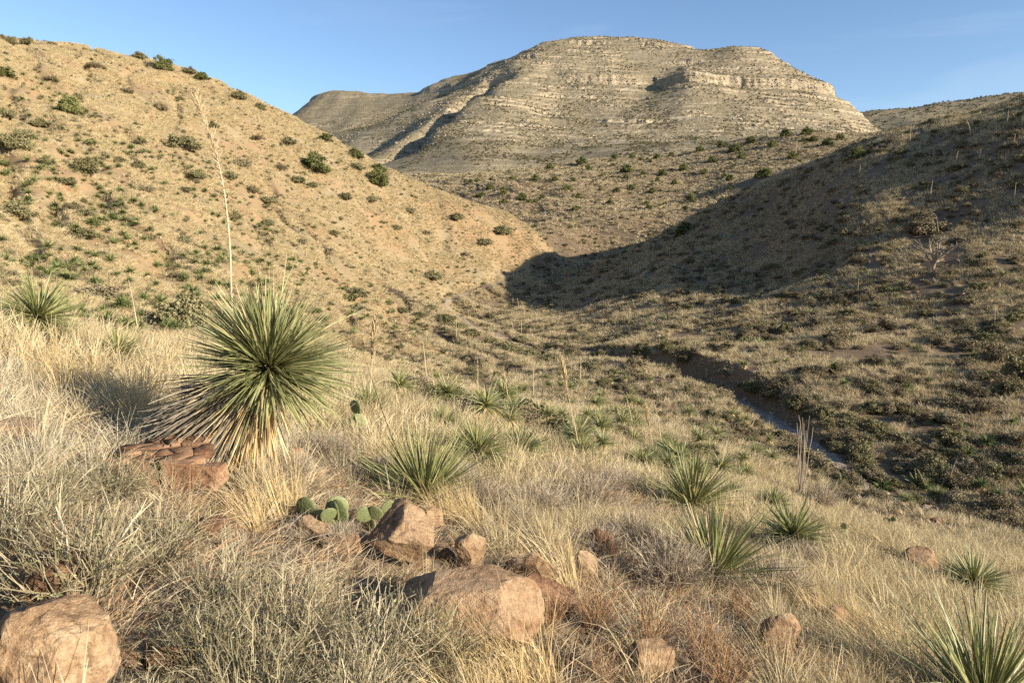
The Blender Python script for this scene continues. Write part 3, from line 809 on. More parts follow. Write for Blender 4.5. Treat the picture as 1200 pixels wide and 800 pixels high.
def block_mesh(seed, size, mat, name='block'):
    """split rock block: a box with shifted corners, chipped edges and a rough face"""
    r = np.random.default_rng(seed)
    bm = bmesh.new(); bmesh.ops.create_cube(bm, size=2.0)
    for v in bm.verts: v.co += Vector(r.normal(0, 0.13, 3))
    bmesh.ops.bevel(bm, geom=list(bm.edges), offset=0.07, segments=1, affect='EDGES')
    bmesh.ops.subdivide_edges(bm, edges=list(bm.edges), cuts=4, use_grid_fill=True)
    off = Vector(r.uniform(-40, 40, 3))
    for v in bm.verts:
        v.co += v.co.normalized() * 0.10 * mnoise.fractal(v.co * 2.5 + off, 0.8, 2.1, 4)
    for v in bm.verts: v.co = Vector((v.co.x * size[0], v.co.y * size[1], v.co.z * size[2]))
    bmesh.ops.triangulate(bm, faces=list(bm.faces))
    me = bpy.data.meshes.new(name); bm.to_mesh(me); bm.free(); me.materials.append(mat)
    return me

# geometry-node scatter for what nobody could count -------------------
def scatter(name, P, yaw, scl, meshes, label, idx_=None, tilt=0.12, kind='stuff', r=rng):
    n = len(P)
    src = bpy.data.collections.new('source_' + name)
    for i, m in enumerate(meshes):
        src.objects.link(bpy.data.objects.new('%s_source_%02d' % (name, i), m))
    me = bpy.data.meshes.new(name)
    me.vertices.add(n); me.vertices.foreach_set('co', np.ascontiguousarray(P, np.float32).ravel())
    a = me.attributes.new('rot', 'FLOAT_VECTOR', 'POINT')
    a.data.foreach_set('vector', np.stack([r.normal(0, tilt, n), r.normal(0, tilt, n), yaw], 1).astype(np.float32).ravel())
    a = me.attributes.new('scl', 'FLOAT', 'POINT'); a.data.foreach_set('value', np.asarray(scl, np.float32))
    a = me.attributes.new('pick', 'INT', 'POINT')
    a.data.foreach_set('value', np.asarray(r.integers(0, len(meshes), n) if idx_ is None else idx_, np.int32))
    o = link(name, me)
    g = bpy.data.node_groups.new('scatter_' + name, 'GeometryNodeTree')
    g.interface.new_socket('Geometry', in_out='INPUT', socket_type='NodeSocketGeometry')
    g.interface.new_socket('Geometry', in_out='OUTPUT', socket_type='NodeSocketGeometry')
    N = g.nodes; L = g.links
    gi_ = N.new('NodeGroupInput'); go = N.new('NodeGroupOutput')
    ci = N.new('GeometryNodeCollectionInfo'); ci.inputs['Collection'].default_value = src
    ci.inputs['Separate Children'].default_value = True; ci.inputs['Reset Children'].default_value = True
    ip = N.new('GeometryNodeInstanceOnPoints'); ip.inputs['Pick Instance'].default_value = True
    def nat(nm, ty):
        k = N.new('GeometryNodeInputNamedAttribute'); k.data_type = ty; k.inputs['Name'].default_value = nm
        return [q for q in k.outputs if q.enabled and q.name == 'Attribute'][0]
    er = N.new('FunctionNodeEulerToRotation')
    L.new(nat('rot', 'FLOAT_VECTOR'), er.inputs[0]); L.new(er.outputs[0], ip.inputs['Rotation'])
    L.new(nat('scl', 'FLOAT'), ip.inputs['Scale']); L.new(nat('pick', 'INT'), ip.inputs['Instance Index'])
    L.new(gi_.outputs[0], ip.inputs['Points']); L.new(ci.outputs['Instances'], ip.inputs['Instance'])
    L.new(ip.outputs[0], go.inputs[0])
    md = o.modifiers.new('scatter', 'NODES'); md.node_group = g
    tag(o, label, None, None, kind)
    return o

def wedge_points(n, r0, r1, power, r=rng, half=41.5):
    """random points on the sheet in the view's wedge; power 1 = even in plan, lower = denser near"""
    u = r.random(n)
    p = power + 1
    rad = (r0 ** p + u * (r1 ** p - r0 ** p)) ** (1 / p)
    a = np.radians(r.uniform(-half, half, n))
    x = rad * np.sin(a); y = rad * np.cos(a)
    return x, y, rad

def region(x, y):
    out = np.zeros(len(x), int)
    for i in range(0, len(x), 50000):
        out[i:i + 50000] = LABEL[np.argmin((x[i:i + 50000, None] - CTRL[None, :, 0]) ** 2 + (y[i:i + 50000, None] - CTRL[None, :, 1]) ** 2, axis=1)]
    return out

def thing(name, parts, label, cat, group=None, loc=(0, 0, 0), yaw=0.0, scale=1.0, tilt=(0, 0)):
    """an Empty at the thing's base with one child per part; parts: (name, mesh, [sub-parts])"""
    e = link(name, None, None, loc, (tilt[0], tilt[1], yaw), scale)
    e.empty_display_size = 0.1
    tag(e, label, cat, group)
    for p in parts:
        if p[1] is None: continue
        c = link(p[0], p[1], e)
        for sp in (p[2] if len(p) > 2 else []):
            if sp[1] is not None: link(sp[0], sp[1], c)
    return e
# ================================================================== foreground things, each set where the picture shows its foot
KEEP = []                                     # (x, y, radius) kept free of scattered grass

def foot(px, py):
    q, ok = hit([px], [py]); q = q[0]
    f = project(q)[2]
    return Vector(q), float(f) / F_PX        # point and metres per pixel there

# ---- boulders ------------------------------------------------------
def boulder(px, py, w, h, label, mat, seed, sub=4, depth=0.8, cuts=8, sink=0.30, yaw=0.0, wedge=None, group=None, name='boulder', rough=0.10, tilt=(0, 0), cutlo=0.62):
    p, m = foot(px, py)
    hx = w * m / 2; hz = h * m / 2 / (1 - sink / 2)
    me = rock_mesh(seed, (hx, hx * depth, hz), sub, cuts, mat, name, rough, wedge, cutlo)
    o = link(name, me, None, (p.x, p.y + hx * depth * 0.5, p.z + hz * (1 - 2 * sink) + 0.15 * hz), (tilt[0], tilt[1], yaw))
    tag(o, label, 'boulder' if name == 'boulder' else 'rock', group)
    KEEP.append((p.x, p.y + hx * depth * 0.5, hx * 0.95))
    return o

boulder(58, 822, 146, 128, 'rounded orange tan boulder beside the grey green broom bushes', M_ROCKTAN, 3, 5, 0.95, 6, 0.18, 0.4, [((0.2, -0.55, 0.9), 0.66), ((0.95, -0.3, 0.15), 0.70), ((-0.2, -0.9, 0.45), 0.78)], rough=0.07)
boulder(38, 712, 110, 66, 'dark brown boulder in the shade under a broom bush', M_ROCK, 4, 4, 0.9, 7, 0.25)
boulder(470, 674, 122, 88, 'wedge shaped rusty boulder with pointed top beside prickly pear', M_ROCK, 5, 5, 0.8, 5, 0.16, 0.1,
        [((-0.60, -0.25, 0.75), 0.42), ((0.62, -0.25, 0.72), 0.46), ((0.15, -0.75, 0.55), 0.52)], rough=0.06)
boulder(540, 772, 205, 118, 'broad flat topped brown boulder behind the broom bushes', M_ROCK, 6, 5, 0.7, 6, 0.2, -0.1,
        [((0.05, -0.10, 1.0), 0.50), ((0.80, -0.3, 0.5), 0.66), ((0.0, -0.95, 0.35), 0.66)], rough=0.05)
boulder(640, 722, 78, 54, 'red brown tilted slab rock beside the flat topped boulder', M_ROCKRED, 8, 4, 0.6, 7, 0.25, 0.3, [((0.4, -0.3, 0.8), 0.4)], name='rock')
boulder(1083, 672, 44, 30, 'rounded brown boulder half buried in straw grass beside a sotol', M_ROCK, 9, 4, 0.8, 6, 0.22)
boulder(12, 526, 70, 44, 'square edged tan block sunk in pale grass', M_ROCKTAN, 10, 4, 0.7, 5, 0.25, 0, [((0.1, -0.1, 1), 0.5), ((0.1, -1, 0.1), 0.6)], name='rock')
boulder(552, 668, 44, 44, 'small rounded tan rock behind the flat topped boulder', M_ROCKTAN, 12, 4, 0.8, 6, 0.2, name='rock')
boulder(630, 690, 48, 52, 'pale rock behind thin upright grass blades', M_ROCKTAN, 13, 4, 0.7, 6, 0.2, name='rock')
boulder(688, 684, 34, 42, 'speckled tan upright rock above the rust coloured brush', M_ROCKTAN, 14, 4, 0.8, 6, 0.2, name='rock')
boulder(706, 655, 44, 36, 'dark red brown rock in the shade of a dry bush', M_ROCKRED, 15, 4, 0.8, 6, 0.2, name='rock')
boulder(506, 622, 28, 34, 'small upright tan stone behind the wedge shaped boulder', M_ROCKTAN, 16, 4, 0.8, 6, 0.2, name='rock')
boulder(372, 634, 52, 34, 'angular tan rock leaning beside the wedge shaped boulder', M_ROCKTAN, 17, 4, 0.7, 7, 0.2, 0.2, [((0.5, -0.2, 0.85), 0.3)], name='rock')
boulder(408, 650, 62, 26, 'flat dark slab at the foot of the wedge shaped boulder', M_ROCK, 18, 4, 0.6, 6, 0.2, 0.2, name='rock')
boulder(757, 792, 72, 42, 'pale tan rock poking out of grass below the rust brush', M_ROCKTAN, 19, 4, 0.7, 6, 0.2, name='rock')
boulder(915, 772, 54, 56, 'rough pale block among rusty twigs and red stones', M_ROCKTAN, 20, 4, 0.7, 7, 0.2, name='rock')
boulder(978, 742, 46, 30, 'red angular rock at the edge of the straw grass', M_ROCKRED, 21, 4, 0.7, 7, 0.2, name='rock')
boulder(953, 722, 36, 26, 'small red stone above the red angular rock', M_ROCKRED, 22, 4, 0.7, 7, 0.2, name='rock')
boulder(190, 792, 52, 34, 'brown stone lying in shade beside the orange tan boulder', M_ROCK, 23, 4, 0.8, 6, 0.2, name='rock')
boulder(243, 628, 40, 28, 'rusty rock between the cracked ledge and the broom bushes', M_ROCK, 24, 4, 0.8, 6, 0.2, name='rock')
boulder(346, 545, 26, 22, 'small red rock at the foot of the big sotol', M_ROCKRED, 25, 3, 0.8, 6, 0.2, name='rock')
boulder(105, 487, 42, 20, 'low flat tan rock among pale matted grass', M_ROCKTAN, 26, 4, 0.7, 6, 0.2, name='rock')

# ---- cracked ledge ---------------------------------------------------
def ledge():
    p, m = foot(185, 566)
    e = link('cracked_rock_ledge', None, None, p)
    tag(e, 'red brown layered ledge of cracked flat stones beside the big sotol', 'rock')
    r = np.random.default_rng(5)
    S = m
    for i, (cx, w, h, d) in enumerate(((-52, 40, 44, 0.8), (-12, 34, 40, 1.0), (24, 34, 42, 0.9), (58, 32, 34, 0.9))):
        me = block_mesh(200 + i, (w * S * 0.48, w * S / 2 * d, h * S * 0.40), M_ROCKRED)
        link('block', me, e, (cx * S, w * S / 2 * d * 0.5, h * S * 0.22), (0, r.normal(0, 0.04), r.normal(0, 0.1)))
    nx, ny = 5, 5
    gx_ = np.linspace(-68, 44, nx + 1) * S; gy_ = np.linspace(6, 92, ny + 1) * S
    jx, jy = np.meshgrid(gx_, gy_)
    jx = jx + r.uniform(-9, 9, jx.shape) * S; jx[1::2] += 9 * S; jy = jy + r.uniform(-7, 7, jy.shape) * S
    for a in range(ny):
        for b in range(nx):
            if a >= 3 and b in (0, nx - 1): continue
            q = np.array([[jx[a, b], jy[a, b]], [jx[a, b + 1], jy[a, b + 1]], [jx[a + 1, b + 1], jy[a + 1, b + 1]], [jx[a + 1, b], jy[a + 1, b]]])
            c = q.mean(0); q = c + (q - c) * r.uniform(0.92, 0.98)
            ring = []
            for s_ in range(4):
                a0, b0 = q[s_], q[(s_ + 1) % 4]
                ring += [a0 + (b0 - a0) * 0.05, a0 + (b0 - a0) * 0.95]
            ring = np.array(ring); n = len(ring)
            th = S * r.uniform(4, 9)
            inner = c + (ring - c) * 0.975
            z = np.zeros((n, 1)); slope = (ring - c) @ r.normal(0, 0.05, (2, 1))
            v = np.vstack([np.c_[ring - c, z - th], np.c_[ring - c, z + th * 0.44 + slope], np.c_[inner - c, z + th * 0.5 + slope]])
            i = np.arange(n); j = (i + 1) % n
            quads = np.vstack([np.stack([i, j, j + n, i + n], 1), np.stack([i + n, j + n, j + 2 * n, i + 2 * n], 1)])
            me = mesh_from('slab', v, [quads, (np.arange(n) + 2 * n)[None]], [M_ROCKRED], False)
            link('slab', me, e, (c[0], c[1], (27 + 0.10 * (c[1] / S)) * S * 0.55 + r.normal(0, 0.9 * S) + 0.05), (r.normal(0, 0.03), r.normal(0, 0.03), 0))
    KEEP.append((p.x, p.y + 45 * S, 70 * S))
ledge()

# ---- loose stones ------------------------------------------------------
stone_src = [rock_mesh(300 + i, (0.5, 0.42, 0.32), 2, 8, [M_ROCK, M_ROCKRED, M_ROCKTAN][i % 3], 'stone', 0.12) for i in range(9)]
stones = [(600, 668, 24), (641, 683, 24), (655, 688, 26), (648, 700, 16), (662, 702, 14), (622, 668, 18), (570, 640, 26), (590, 560, 22), (600, 570, 26), (578, 552, 18), (612, 580, 18), (606, 560, 14),
          (700, 622, 18), (670, 640, 14), (785, 782, 26), (945, 742, 22), (985, 752, 20), (880, 742, 20), (890, 700, 16), (825, 682, 16), (832, 690, 14), (822, 676, 12), (860, 752, 14), (955, 742, 18), (965, 758, 26),
          (812, 745, 14), (895, 690, 12), (1150, 680, 10), (290, 592, 26), (272, 570, 20), (152, 775, 28), (136, 752, 22), (165, 748, 16), (210, 770, 18), (215, 640, 22), (258, 640, 16), (180, 500, 22), (150, 510, 16), (310, 585, 16),
          (330, 572, 14), (365, 560, 18), (352, 600, 20), (430, 690, 26), (460, 690, 22), (485, 682, 20), (524, 655, 22), (660, 716, 22), (600, 640, 16), (675, 705, 14), (730, 700, 12), (740, 735, 14), (690, 640, 16), (640, 650, 14)]
r_ = np.random.default_rng(15)
for _ in range(110):
    z_ = [(600, 640, 330, 170), (1045, 605, 110, 24), (800, 720, 210, 60), (640, 560, 120, 50)][r_.choice(4, p=[0.35, 0.35, 0.2, 0.1])]
    stones.append((z_[0] + r_.uniform(-.5, .5) * z_[2], z_[1] + r_.uniform(-.5, .5) * z_[3], r_.uniform(5, 12)))
for _ in range(70):
    z_ = [(640, 680, 150, 90), (940, 735, 130, 70), (590, 570, 60, 40), (520, 660, 110, 50)][r_.choice(4, p=[0.45, 0.25, 0.12, 0.18])]
    stones.append((z_[0] + r_.uniform(-.5, .5) * z_[2], z_[1] + r_.uniform(-.5, .5) * z_[3], r_.uniform(9, 22)))
for i, (px, py, w) in enumerate(stones):
    p, m = foot(px, py); w *= 1.25
    o = link('stone', stone_src[int(r_.integers(9))], None, (p.x, p.y, p.z + 0.10 * w * m), (r_.normal(0, 0.25), r_.normal(0, 0.25), r_.uniform(0, 6.28)), w * m * r_.uniform(0.9, 1.2))
    if w >= 16:
        tag(o, 'loose rusty stone lying on the foreground slope among dry grass', 'stone', 'loose stones on the foreground slope')
    else:
        tag(o, 'small reddish rubble stone on the foreground slope', 'stone', 'rubble stones on the foreground slope')

# ---- sotols ------------------------------------------------------------
ROS = [sotol_leaves(400 + i, 460, 0.62, 0.021, 5, (3, 104), 0.10, 0.22, (0, 0, 1), M_SOTOL) for i in range(4)]
UPR = [sotol_leaves(420 + i, 300, 0.92, 0.021, 6, (2, 78), 0.10, 0.22, (0, 0, 1), M_SOTOL, power=1.0, upbias=0.10) for i in range(2)]
SKIRT = [sotol_leaves(440 + i, 170, 0.50, 0.018, 4, (100, 150), 0.25, 0.2, (0, 0, 1), M_DRYLEAF, 'dry_skirt') for i in range(3)]
GSKIRT = [sotol_leaves(450 + i, 200, 0.42, 0.018, 4, (105, 165), 0.25, 0.2, (0, 0, 1), M_GREYLEAF, 'dead_skirt') for i in range(2)]

def trunk_mesh(h, rad, seed=0):
    b = Bag(); r = np.random.default_rng(seed)
    t = np.linspace(0, 1, 6)
    P = np.zeros((1, 6, 3)); P[0, :, 2] = -0.08 + (h + 0.08) * t
    tubes(b, P, rad * np.array([[1.25, 1.1, 1.0, 1.0, 1.1, 0.5]]), 8, None, r)
    return b.mesh('trunk', M_BARK)
TRUNK = trunk_mesh(0.26, 0.07)
CENTER = 0.26

def sotol(px, py, dia, label, kind='ros', seed=0, skirt=True, gskirt=False, tilt=(0, 0), stalk=None, group=None, lift=1.0):
    p, m = foot(px, py)
    L = {'ros': 1.08, 'upr': 1.14}[kind]
    s = dia * m / L
    e = link('sotol', None, None, p, (tilt[0], tilt[1], seed * 1.7), s)
    tag(e, label, 'sotol', group)
    link('trunk', TRUNK, e)
    src = ROS if kind == 'ros' else UPR
    zc = CENTER * lift if kind == 'ros' else 0.03
    o = link('leaf_rosette', src[seed % len(src)], e, (0, 0, zc)); o['kind'] = 'stuff'
    if skirt: link('dry_skirt', SKIRT[seed % 3], e, (0, 0, zc))['kind'] = 'stuff'
    if gskirt: link('dead_skirt', GSKIRT[seed % 2], e, (0, 0, zc - 0.04))['kind'] = 'stuff'
    if stalk:
        hpx, lx = stalk
        a, b = stalk_meshes(900 + seed, hpx * m / s, (0, 0), 0.016 / s * (0.6 + 8 * m), 0.45, 0.09 / s, 420)
        st = link('flower_stalk', a, e, (0, 0, 0.05))
        st.rotation_euler = (0, math.atan(lx / hpx), -seed * 1.7)
        if b: link('seed_plume', b, st)
    KEEP.append((p.x, p.y, 0.22 * s))
    return e

T0 = (0, 0)
sotol(34, 394, 98, 'round bright green sotol at the hill foot with a yellow dry skirt', 'ros', 1, True, tilt=(0.45, 0.1))
sotol(137, 432, 70, 'dark green sotol half hidden behind golden grass', 'ros', 2, False, tilt=(0.25, 0))
sotol(498, 592, 132, 'loose spreading sotol with long yellow edged leaves above the wedge boulder', 'upr', 3, False, tilt=(0.0, -0.30))
sotol(432, 484, 48, 'small loose sotol with a thin bare flower stalk behind prickly pear', 'upr', 4, False, stalk=(112, 12))
sotol(557, 550, 84, 'sotol raised on a dark grey skirt of dead leaves', 'ros', 5, True, True, tilt=(0.25, 0.12))
sotol(520, 506, 46, 'small sotol directly behind the one with the dark dead skirt', 'ros', 6, False)
sotol(613, 540, 62, 'neat round sotol rosette with pale yellow dry skirt', 'ros', 7, True, tilt=(0.35, 0))
sotol(668, 524, 32, 'small sotol beside the tallest slender plumed stalk', 'ros', 8, False)
sotol(682, 542, 46, 'sotol bearing the tall slender plumed stalk on the slope', 'ros', 9, False, stalk=(132, -28))
sotol(706, 548, 26, 'pale small sotol among dry bushes on the slope', 'ros', 10, False)
sotol(752, 552, 46, 'yellowish sotol in a row of three on the stony slope', 'ros', 11, True)
sotol(783, 556, 38, 'dark green sotol at the end of the row of three', 'ros', 12, False, tilt=(0, 0.2))
sotol(768, 540, 26, 'smallest sotol in the middle of the row of three', 'ros', 13, False, stalk=(70, -14))
sotol(812, 598, 92, 'broad sotol directly behind the tall yellow green one', 'upr', 14, False, tilt=(0, -0.1))
sotol(838, 682, 128, 'tall yellow green sotol between two round dry bushes', 'upr', 15, False, tilt=(0.0, -0.25))
sotol(858, 588, 36, 'small dark sotol beside prickly pear pads', 'ros', 16, False, tilt=(0, 0.2))
sotol(934, 650, 86, 'sotol with pale dead leaves hanging to the ground near ocotillo', 'ros', 17, True, True, tilt=(0.3, 0.05))
sotol(905, 602, 48, 'pale sotol beside white green prickly pear pads', 'ros', 18, False)
sotol(1134, 700, 80, 'lone round sotol in open straw grass beside a boulder', 'ros', 19, True, tilt=(0.2, 0.0))
sotol(1150, 842, 175, 'large spreading green sotol at the foot of the straw grass slope', 'upr', 20, False, tilt=(0.0, -0.12))

for i_, (px, py, w) in enumerate([(640, 528, 26), (702, 478, 22), (724, 490, 24), (566, 476, 24), (806, 488, 20), (640, 448, 16), (668, 458, 18), (612, 462, 20), (748, 478, 20), (828, 508, 18), (702, 508, 24), (884, 534, 20), (588, 492, 26), (470, 470, 22), (656, 492, 24), (780, 520, 22), (1062, 590, 20), (1100, 584, 22)]):
    sotol(px, py, w, 'small bright yellow green sotol on the open slope below the dry bushes', 'ros', 30 + i_, i_ % 2 == 0, tilt=(0.15 * (i_ % 3 - 1), 0.1 * (i_ % 4 - 1.5)), group='small bright sotols below the dry bushes')

# the big one: rosette on a leaning trunk, facing right, with a heavy skirt of dead leaves to its left
def big_sotol():
    p, m = foot(275, 548)
    cpt = Vector(at(np.array(314.0), np.array(432.0), np.array(p.y - 0.12)))
    e = link('sotol', None, None, p)
    tag(e, 'huge blue green sotol with straw and grey skirt beside the cracked ledge', 'sotol')
    off = cpt - p
    axis = Vector((0.46, -0.28, 0.84)).normalized()
    b = Bag(); t = np.linspace(0, 1, 8)[:, None]
    tail = off - axis * 0.55
    P = ((1 - t) ** 2 * np.array([-0.12, 0.15, -0.1]) + 2 * t * (1 - t) * np.array(tail) + t ** 2 * np.array(off))[None]
    tubes(b, P, np.full((1, 8), 0.11), 10)
    link('trunk', b.mesh('trunk', M_BARK), e)
    o = link('leaf_rosette', sotol_leaves(501, 1250, 0.76, 0.022, 7, (3, 92), 0.05, 0.22, axis, M_SOTOLBIG, power=0.9), e, off); o['kind'] = 'stuff'
    r = np.random.default_rng(77)
    def skirt(name, n, s0, s1, mat, Lr, dn, seed, th0, th1):
        # dead leaves fan out below and behind the crown, down the leaning trunk
        r = np.random.default_rng(seed); bg = Bag()
        s = r.uniform(s0, s1, n)
        c = np.array(off)[None] - np.array(axis)[None] * s[:, None]
        th = np.radians(r.uniform(th0, th1, n))
        d = unit(np.stack([np.cos(th), r.normal(-0.40, 0.40, n), np.sin(th)], 1))
        L = Lr * r.uniform(0.65, 1.08, n)
        tt = np.linspace(0, 1, 6)
        P = c[:, None] + d[:, None] * (L[:, None] * tt)[..., None]
        P[..., 2] -= (dn * L * r.uniform(0.2, 1.5, n))[:, None] * tt ** 2
        P += r.normal(0, 0.05, (n, 1, 3)) * (L[:, None] * tt ** 2)[..., None]
        gz_ = H(P[..., 0] + p.x, P[..., 1] + p.y) - p.z + 0.01 + 0.10 * r.random(n)[:, None]
        P[..., 2] = np.maximum(P[..., 2], gz_)
        prof = np.interp(tt, [0, 0.05, 0.25, 0.7, 1], [1.6, 1.0, 0.9, 0.62, 0.2])
        ribbons(bg, P, 0.020 * r.uniform(0.7, 1.3, n)[:, None] * prof[None], 0.2, None, r)
        link(name, bg.mesh(name, mat), e)['kind'] = 'stuff'
    skirt('dry_skirt', 800, 0.03, 0.28, M_DRYLEAF, 0.68, 0.20, 61, -182, -72)
    skirt('dead_skirt', 2000, 0.06, 0.50, M_GREYLEAF, 0.88, 0.22, 62, -186, -112)
    # flower stalk: follows the picture's curve, standing behind the crown
    Y = p.y + 0.55
    pts = at(np.array([279, 276, 273, 271, 270, 268, 264, 258, 251, 242, 234, 228.0]), np.array([500, 430, 380, 340, 300, 270, 232, 200, 172, 148, 126, 108.0]), np.full(12, Y))
    rel = pts - np.array(p)
    bs = Bag(); tubes(bs, rel[None], np.interp(np.arange(12), [0, 4, 11], [0.010, 0.008, 0.003])[None], 7)
    st = link('flower_stalk', bs.mesh('flower_stalk', M_STALK), e)
    bp = Bag(); n = 620; u = 4.2 + 6.8 * r.random(n) ** 0.8
    cx = np.stack([np.interp(u, np.arange(12), rel[:, i]) for i in range(3)], 1)
    a = r.uniform(0, 6.283, n); w = 0.065 * np.interp(u, [4.2, 6, 8, 10, 11], [0.25, 0.45, 0.9, 1.0, 0.4]) * r.uniform(0.3, 1.2, n)
    d = np.stack([np.cos(a) * w - 0.01, np.sin(a) * w, w * r.uniform(0.6, 2.2, n)], 1)
    ribbons(bp, cx[:, None] + d[:, None] * np.linspace(0, 1, 3)[None, :, None], 0.0055 * np.array([[0.5, 1, 0.4]]) * r.uniform(0.6, 1.3, n)[:, None], 0, None, r)
    link('seed_plume', bp.mesh('seed_plume', M_PLUME), st)
    KEEP.append((p.x - 0.1, p.y + 0.1, 0.55))
big_sotol()

# ---- prickly pears -----------------------------------------------------
def mat_pad():
    m, nt, n, l = new_mat('cactus_pad')
    tc = n.new('ShaderNodeTexCoord'); o = n.new('ShaderNodeObjectInfo')
    a = nz(nt, 6, 4, 0.6, tc.outputs['Object'])
    f = mth(nt, 'ADD', mth(nt, 'MULTIPLY', a.outputs[0], 0.6), mth(nt, 'MULTIPLY', o.outputs['Random'], 0.4))
    r = ramp(n, [(0.25, (0.115, 0.135, 0.055)), (0.5, (0.18, 0.20, 0.085)), (0.75, (0.27, 0.275, 0.135))]); l.new(f, r.inputs[0])
    v = n.new('ShaderNodeTexVoronoi'); v.inputs['Scale'].default_value = 9; l.new(tc.outputs['Object'], v.inputs['Vector'])
    c = mixc(nt, maprange(nt, v.outputs['Distance'], 0.10, 0.04), r.outputs[0], (0.42, 0.36, 0.22))
    finish(nt, c, 0.55, v.outputs['Distance'], 0.01, 0.3, 0.3)
    return m
M_PAD = mat_pad()
def pad_mesh(seed):
    r = np.random.default_rng(seed)
    u = np.linspace(0, np.pi, 11); v = np.arange(16) * 2 * np.pi / 16
    U, Vv = np.meshgrid(u, v, indexing='ij')
    w = np.sin(U) * (0.62 + 0.30 * (1 - np.cos(U)) / 2)
    x = w * np.cos(Vv) * 0.62; y = w * np.sin(Vv) * 0.10; z = (1 - np.cos(U)) / 2
    P = np.stack([x, y + 0.03 * np.sin(3 * z), z], -1)
    i = np.arange(11 * 16).reshape(11, 16); j = np.roll(i, -1, 1)
    return mesh_from('pad', P.reshape(-1, 3), [np.stack([i[:-1], j[:-1], j[1:], i[1:]], -1).reshape(-1, 4)[:, ::-1]], [M_PAD], True)
PADS = [pad_mesh(i) for i in range(2)]
def prickly_pear(px, py, w, label, n, seed, padpx):
    p, m = foot(px, py)
    r = np.random.default_rng(seed)
    e = link('prickly_pear', None, None, p); tag(e, label, 'cactus', None)
    tops = []
    for k in range(n):
        s = padpx * m * r.uniform(0.75, 1.15)
        if k < max(2, n // 2) or not tops:
            b = Vector((r.uniform(-0.5, 0.5) * w * m * 0.7, r.uniform(-0.4, 0.4) * w * m * 0.6, -0.02))
            b.z += float(H(p.x + b.x, p.y + b.y)) - p.z
            ry, rx_ = r.uniform(-0.5, 0.5), r.uniform(-0.35, 0.35)
        else:
            b, ry0 = tops[int(r.integers(len(tops)))]
            ry, rx_ = ry0 + r.choice([-1, 1]) * r.uniform(0.3, 0.9), r.uniform(-0.3, 0.3); b = b.copy()
        yaw = r.normal(0, 0.5)
        o = link('pad', PADS[k % 2], e, b, (rx_, ry, yaw), s)
        M = Matrix.Rotation(yaw, 3, 'Z') @ Matrix.Rotation(ry, 3, 'Y') @ Matrix.Rotation(rx_, 3, 'X')
        tops.append((b + M @ Vector((r.choice([-0.22, 0.22]) * s, 0, 0.90 * s)), ry))
    KEEP.append((p.x, p.y, w * m * 0.45))
prickly_pear(408, 512, 34, 'small prickly pear with upright round pads behind the big sotol', 7, 1, 19)
prickly_pear(380, 628, 70, 'sprawling prickly pear half in shade above the wedge boulder', 11, 2, 27)
prickly_pear(424, 618, 40, 'low prickly pear against the wedge boulder beneath the loose sotol', 5, 12, 24)
prickly_pear(892, 604, 26, 'pale prickly pear between two sotols on the slope', 7, 3, 11)
prickly_pear(978, 628, 26, 'tiny prickly pear beside the sotol with hanging dead leaves', 7, 4, 8)
prickly_pear(1033, 620, 16, 'two pad prickly pear alone in straw grass', 4, 5, 8)
prickly_pear(1172, 684, 24, 'low prickly pear beyond the lone round sotol', 6, 6, 8)

# ---- ocotillo ------------------------------------------------------------
def ocotillo(px, py, hpx, label, seed, n=9, spread=0.2):
    p, m = foot(px, py); r = np.random.default_rng(seed)
    e = link('ocotillo', None, None, p); tag(e, label, 'ocotillo')
    hh = hpx * m
    for k in range(n):
        a = r.uniform(0, 6.283); L = hh * r.uniform(0.72, 1.0); t = np.linspace(0, 1, 12)
        P = np.zeros((1, 12, 3)); sp = spread * r.uniform(0.1, 0.75)
        P[0, :, 0] = np.cos(a) * L * sp * t ** 0.8; P[0, :, 1] = np.sin(a) * L * sp * t ** 0.8; P[0, :, 2] = L * t - 0.05
        P[0, :, :2] += (r.normal(0, 0.014 * L, (12, 2)).cumsum(0) * t[:, None]) * 0.7
        b = Bag(); tubes(b, P, np.maximum(0.022 * np.linspace(1.3, 0.55, 12), 0.30 * m)[None], 5, None, r)
        link('stem', b.mesh('stem', M_DEADWOOD), e)
ocotillo(938, 584, 110, 'leafless ocotillo with thin upright canes beside the wash', 3, 10)

# ---- dry bushes -----------------------------------------------------------
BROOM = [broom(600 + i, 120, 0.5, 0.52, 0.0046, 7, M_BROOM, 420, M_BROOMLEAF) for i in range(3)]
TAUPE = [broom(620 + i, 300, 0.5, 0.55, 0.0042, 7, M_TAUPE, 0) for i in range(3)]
RUST = [broom(640 + i, 95, 0.5, 0.55, 0.0042, 5, M_RUST, 0, upright=0.8) for i in range(3)]
def bush(px, py, w, hrel, kind, label, group, i):
    p, m = foot(px, py)
    src = {'broom': BROOM, 'taupe': TAUPE, 'rust': RUST}[kind][i % 3]
    e = link({'broom': 'broom_bush', 'taupe': 'dry_bush', 'rust': 'rust_bush'}[kind], None, None, p, (0, 0, i * 2.1))
    s = w * m; e.scale = (s, s, s * hrel)
    tag(e, label, 'bush', group)
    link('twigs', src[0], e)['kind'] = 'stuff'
    if src[1]: link('foliage', src[1], e)['kind'] = 'stuff'
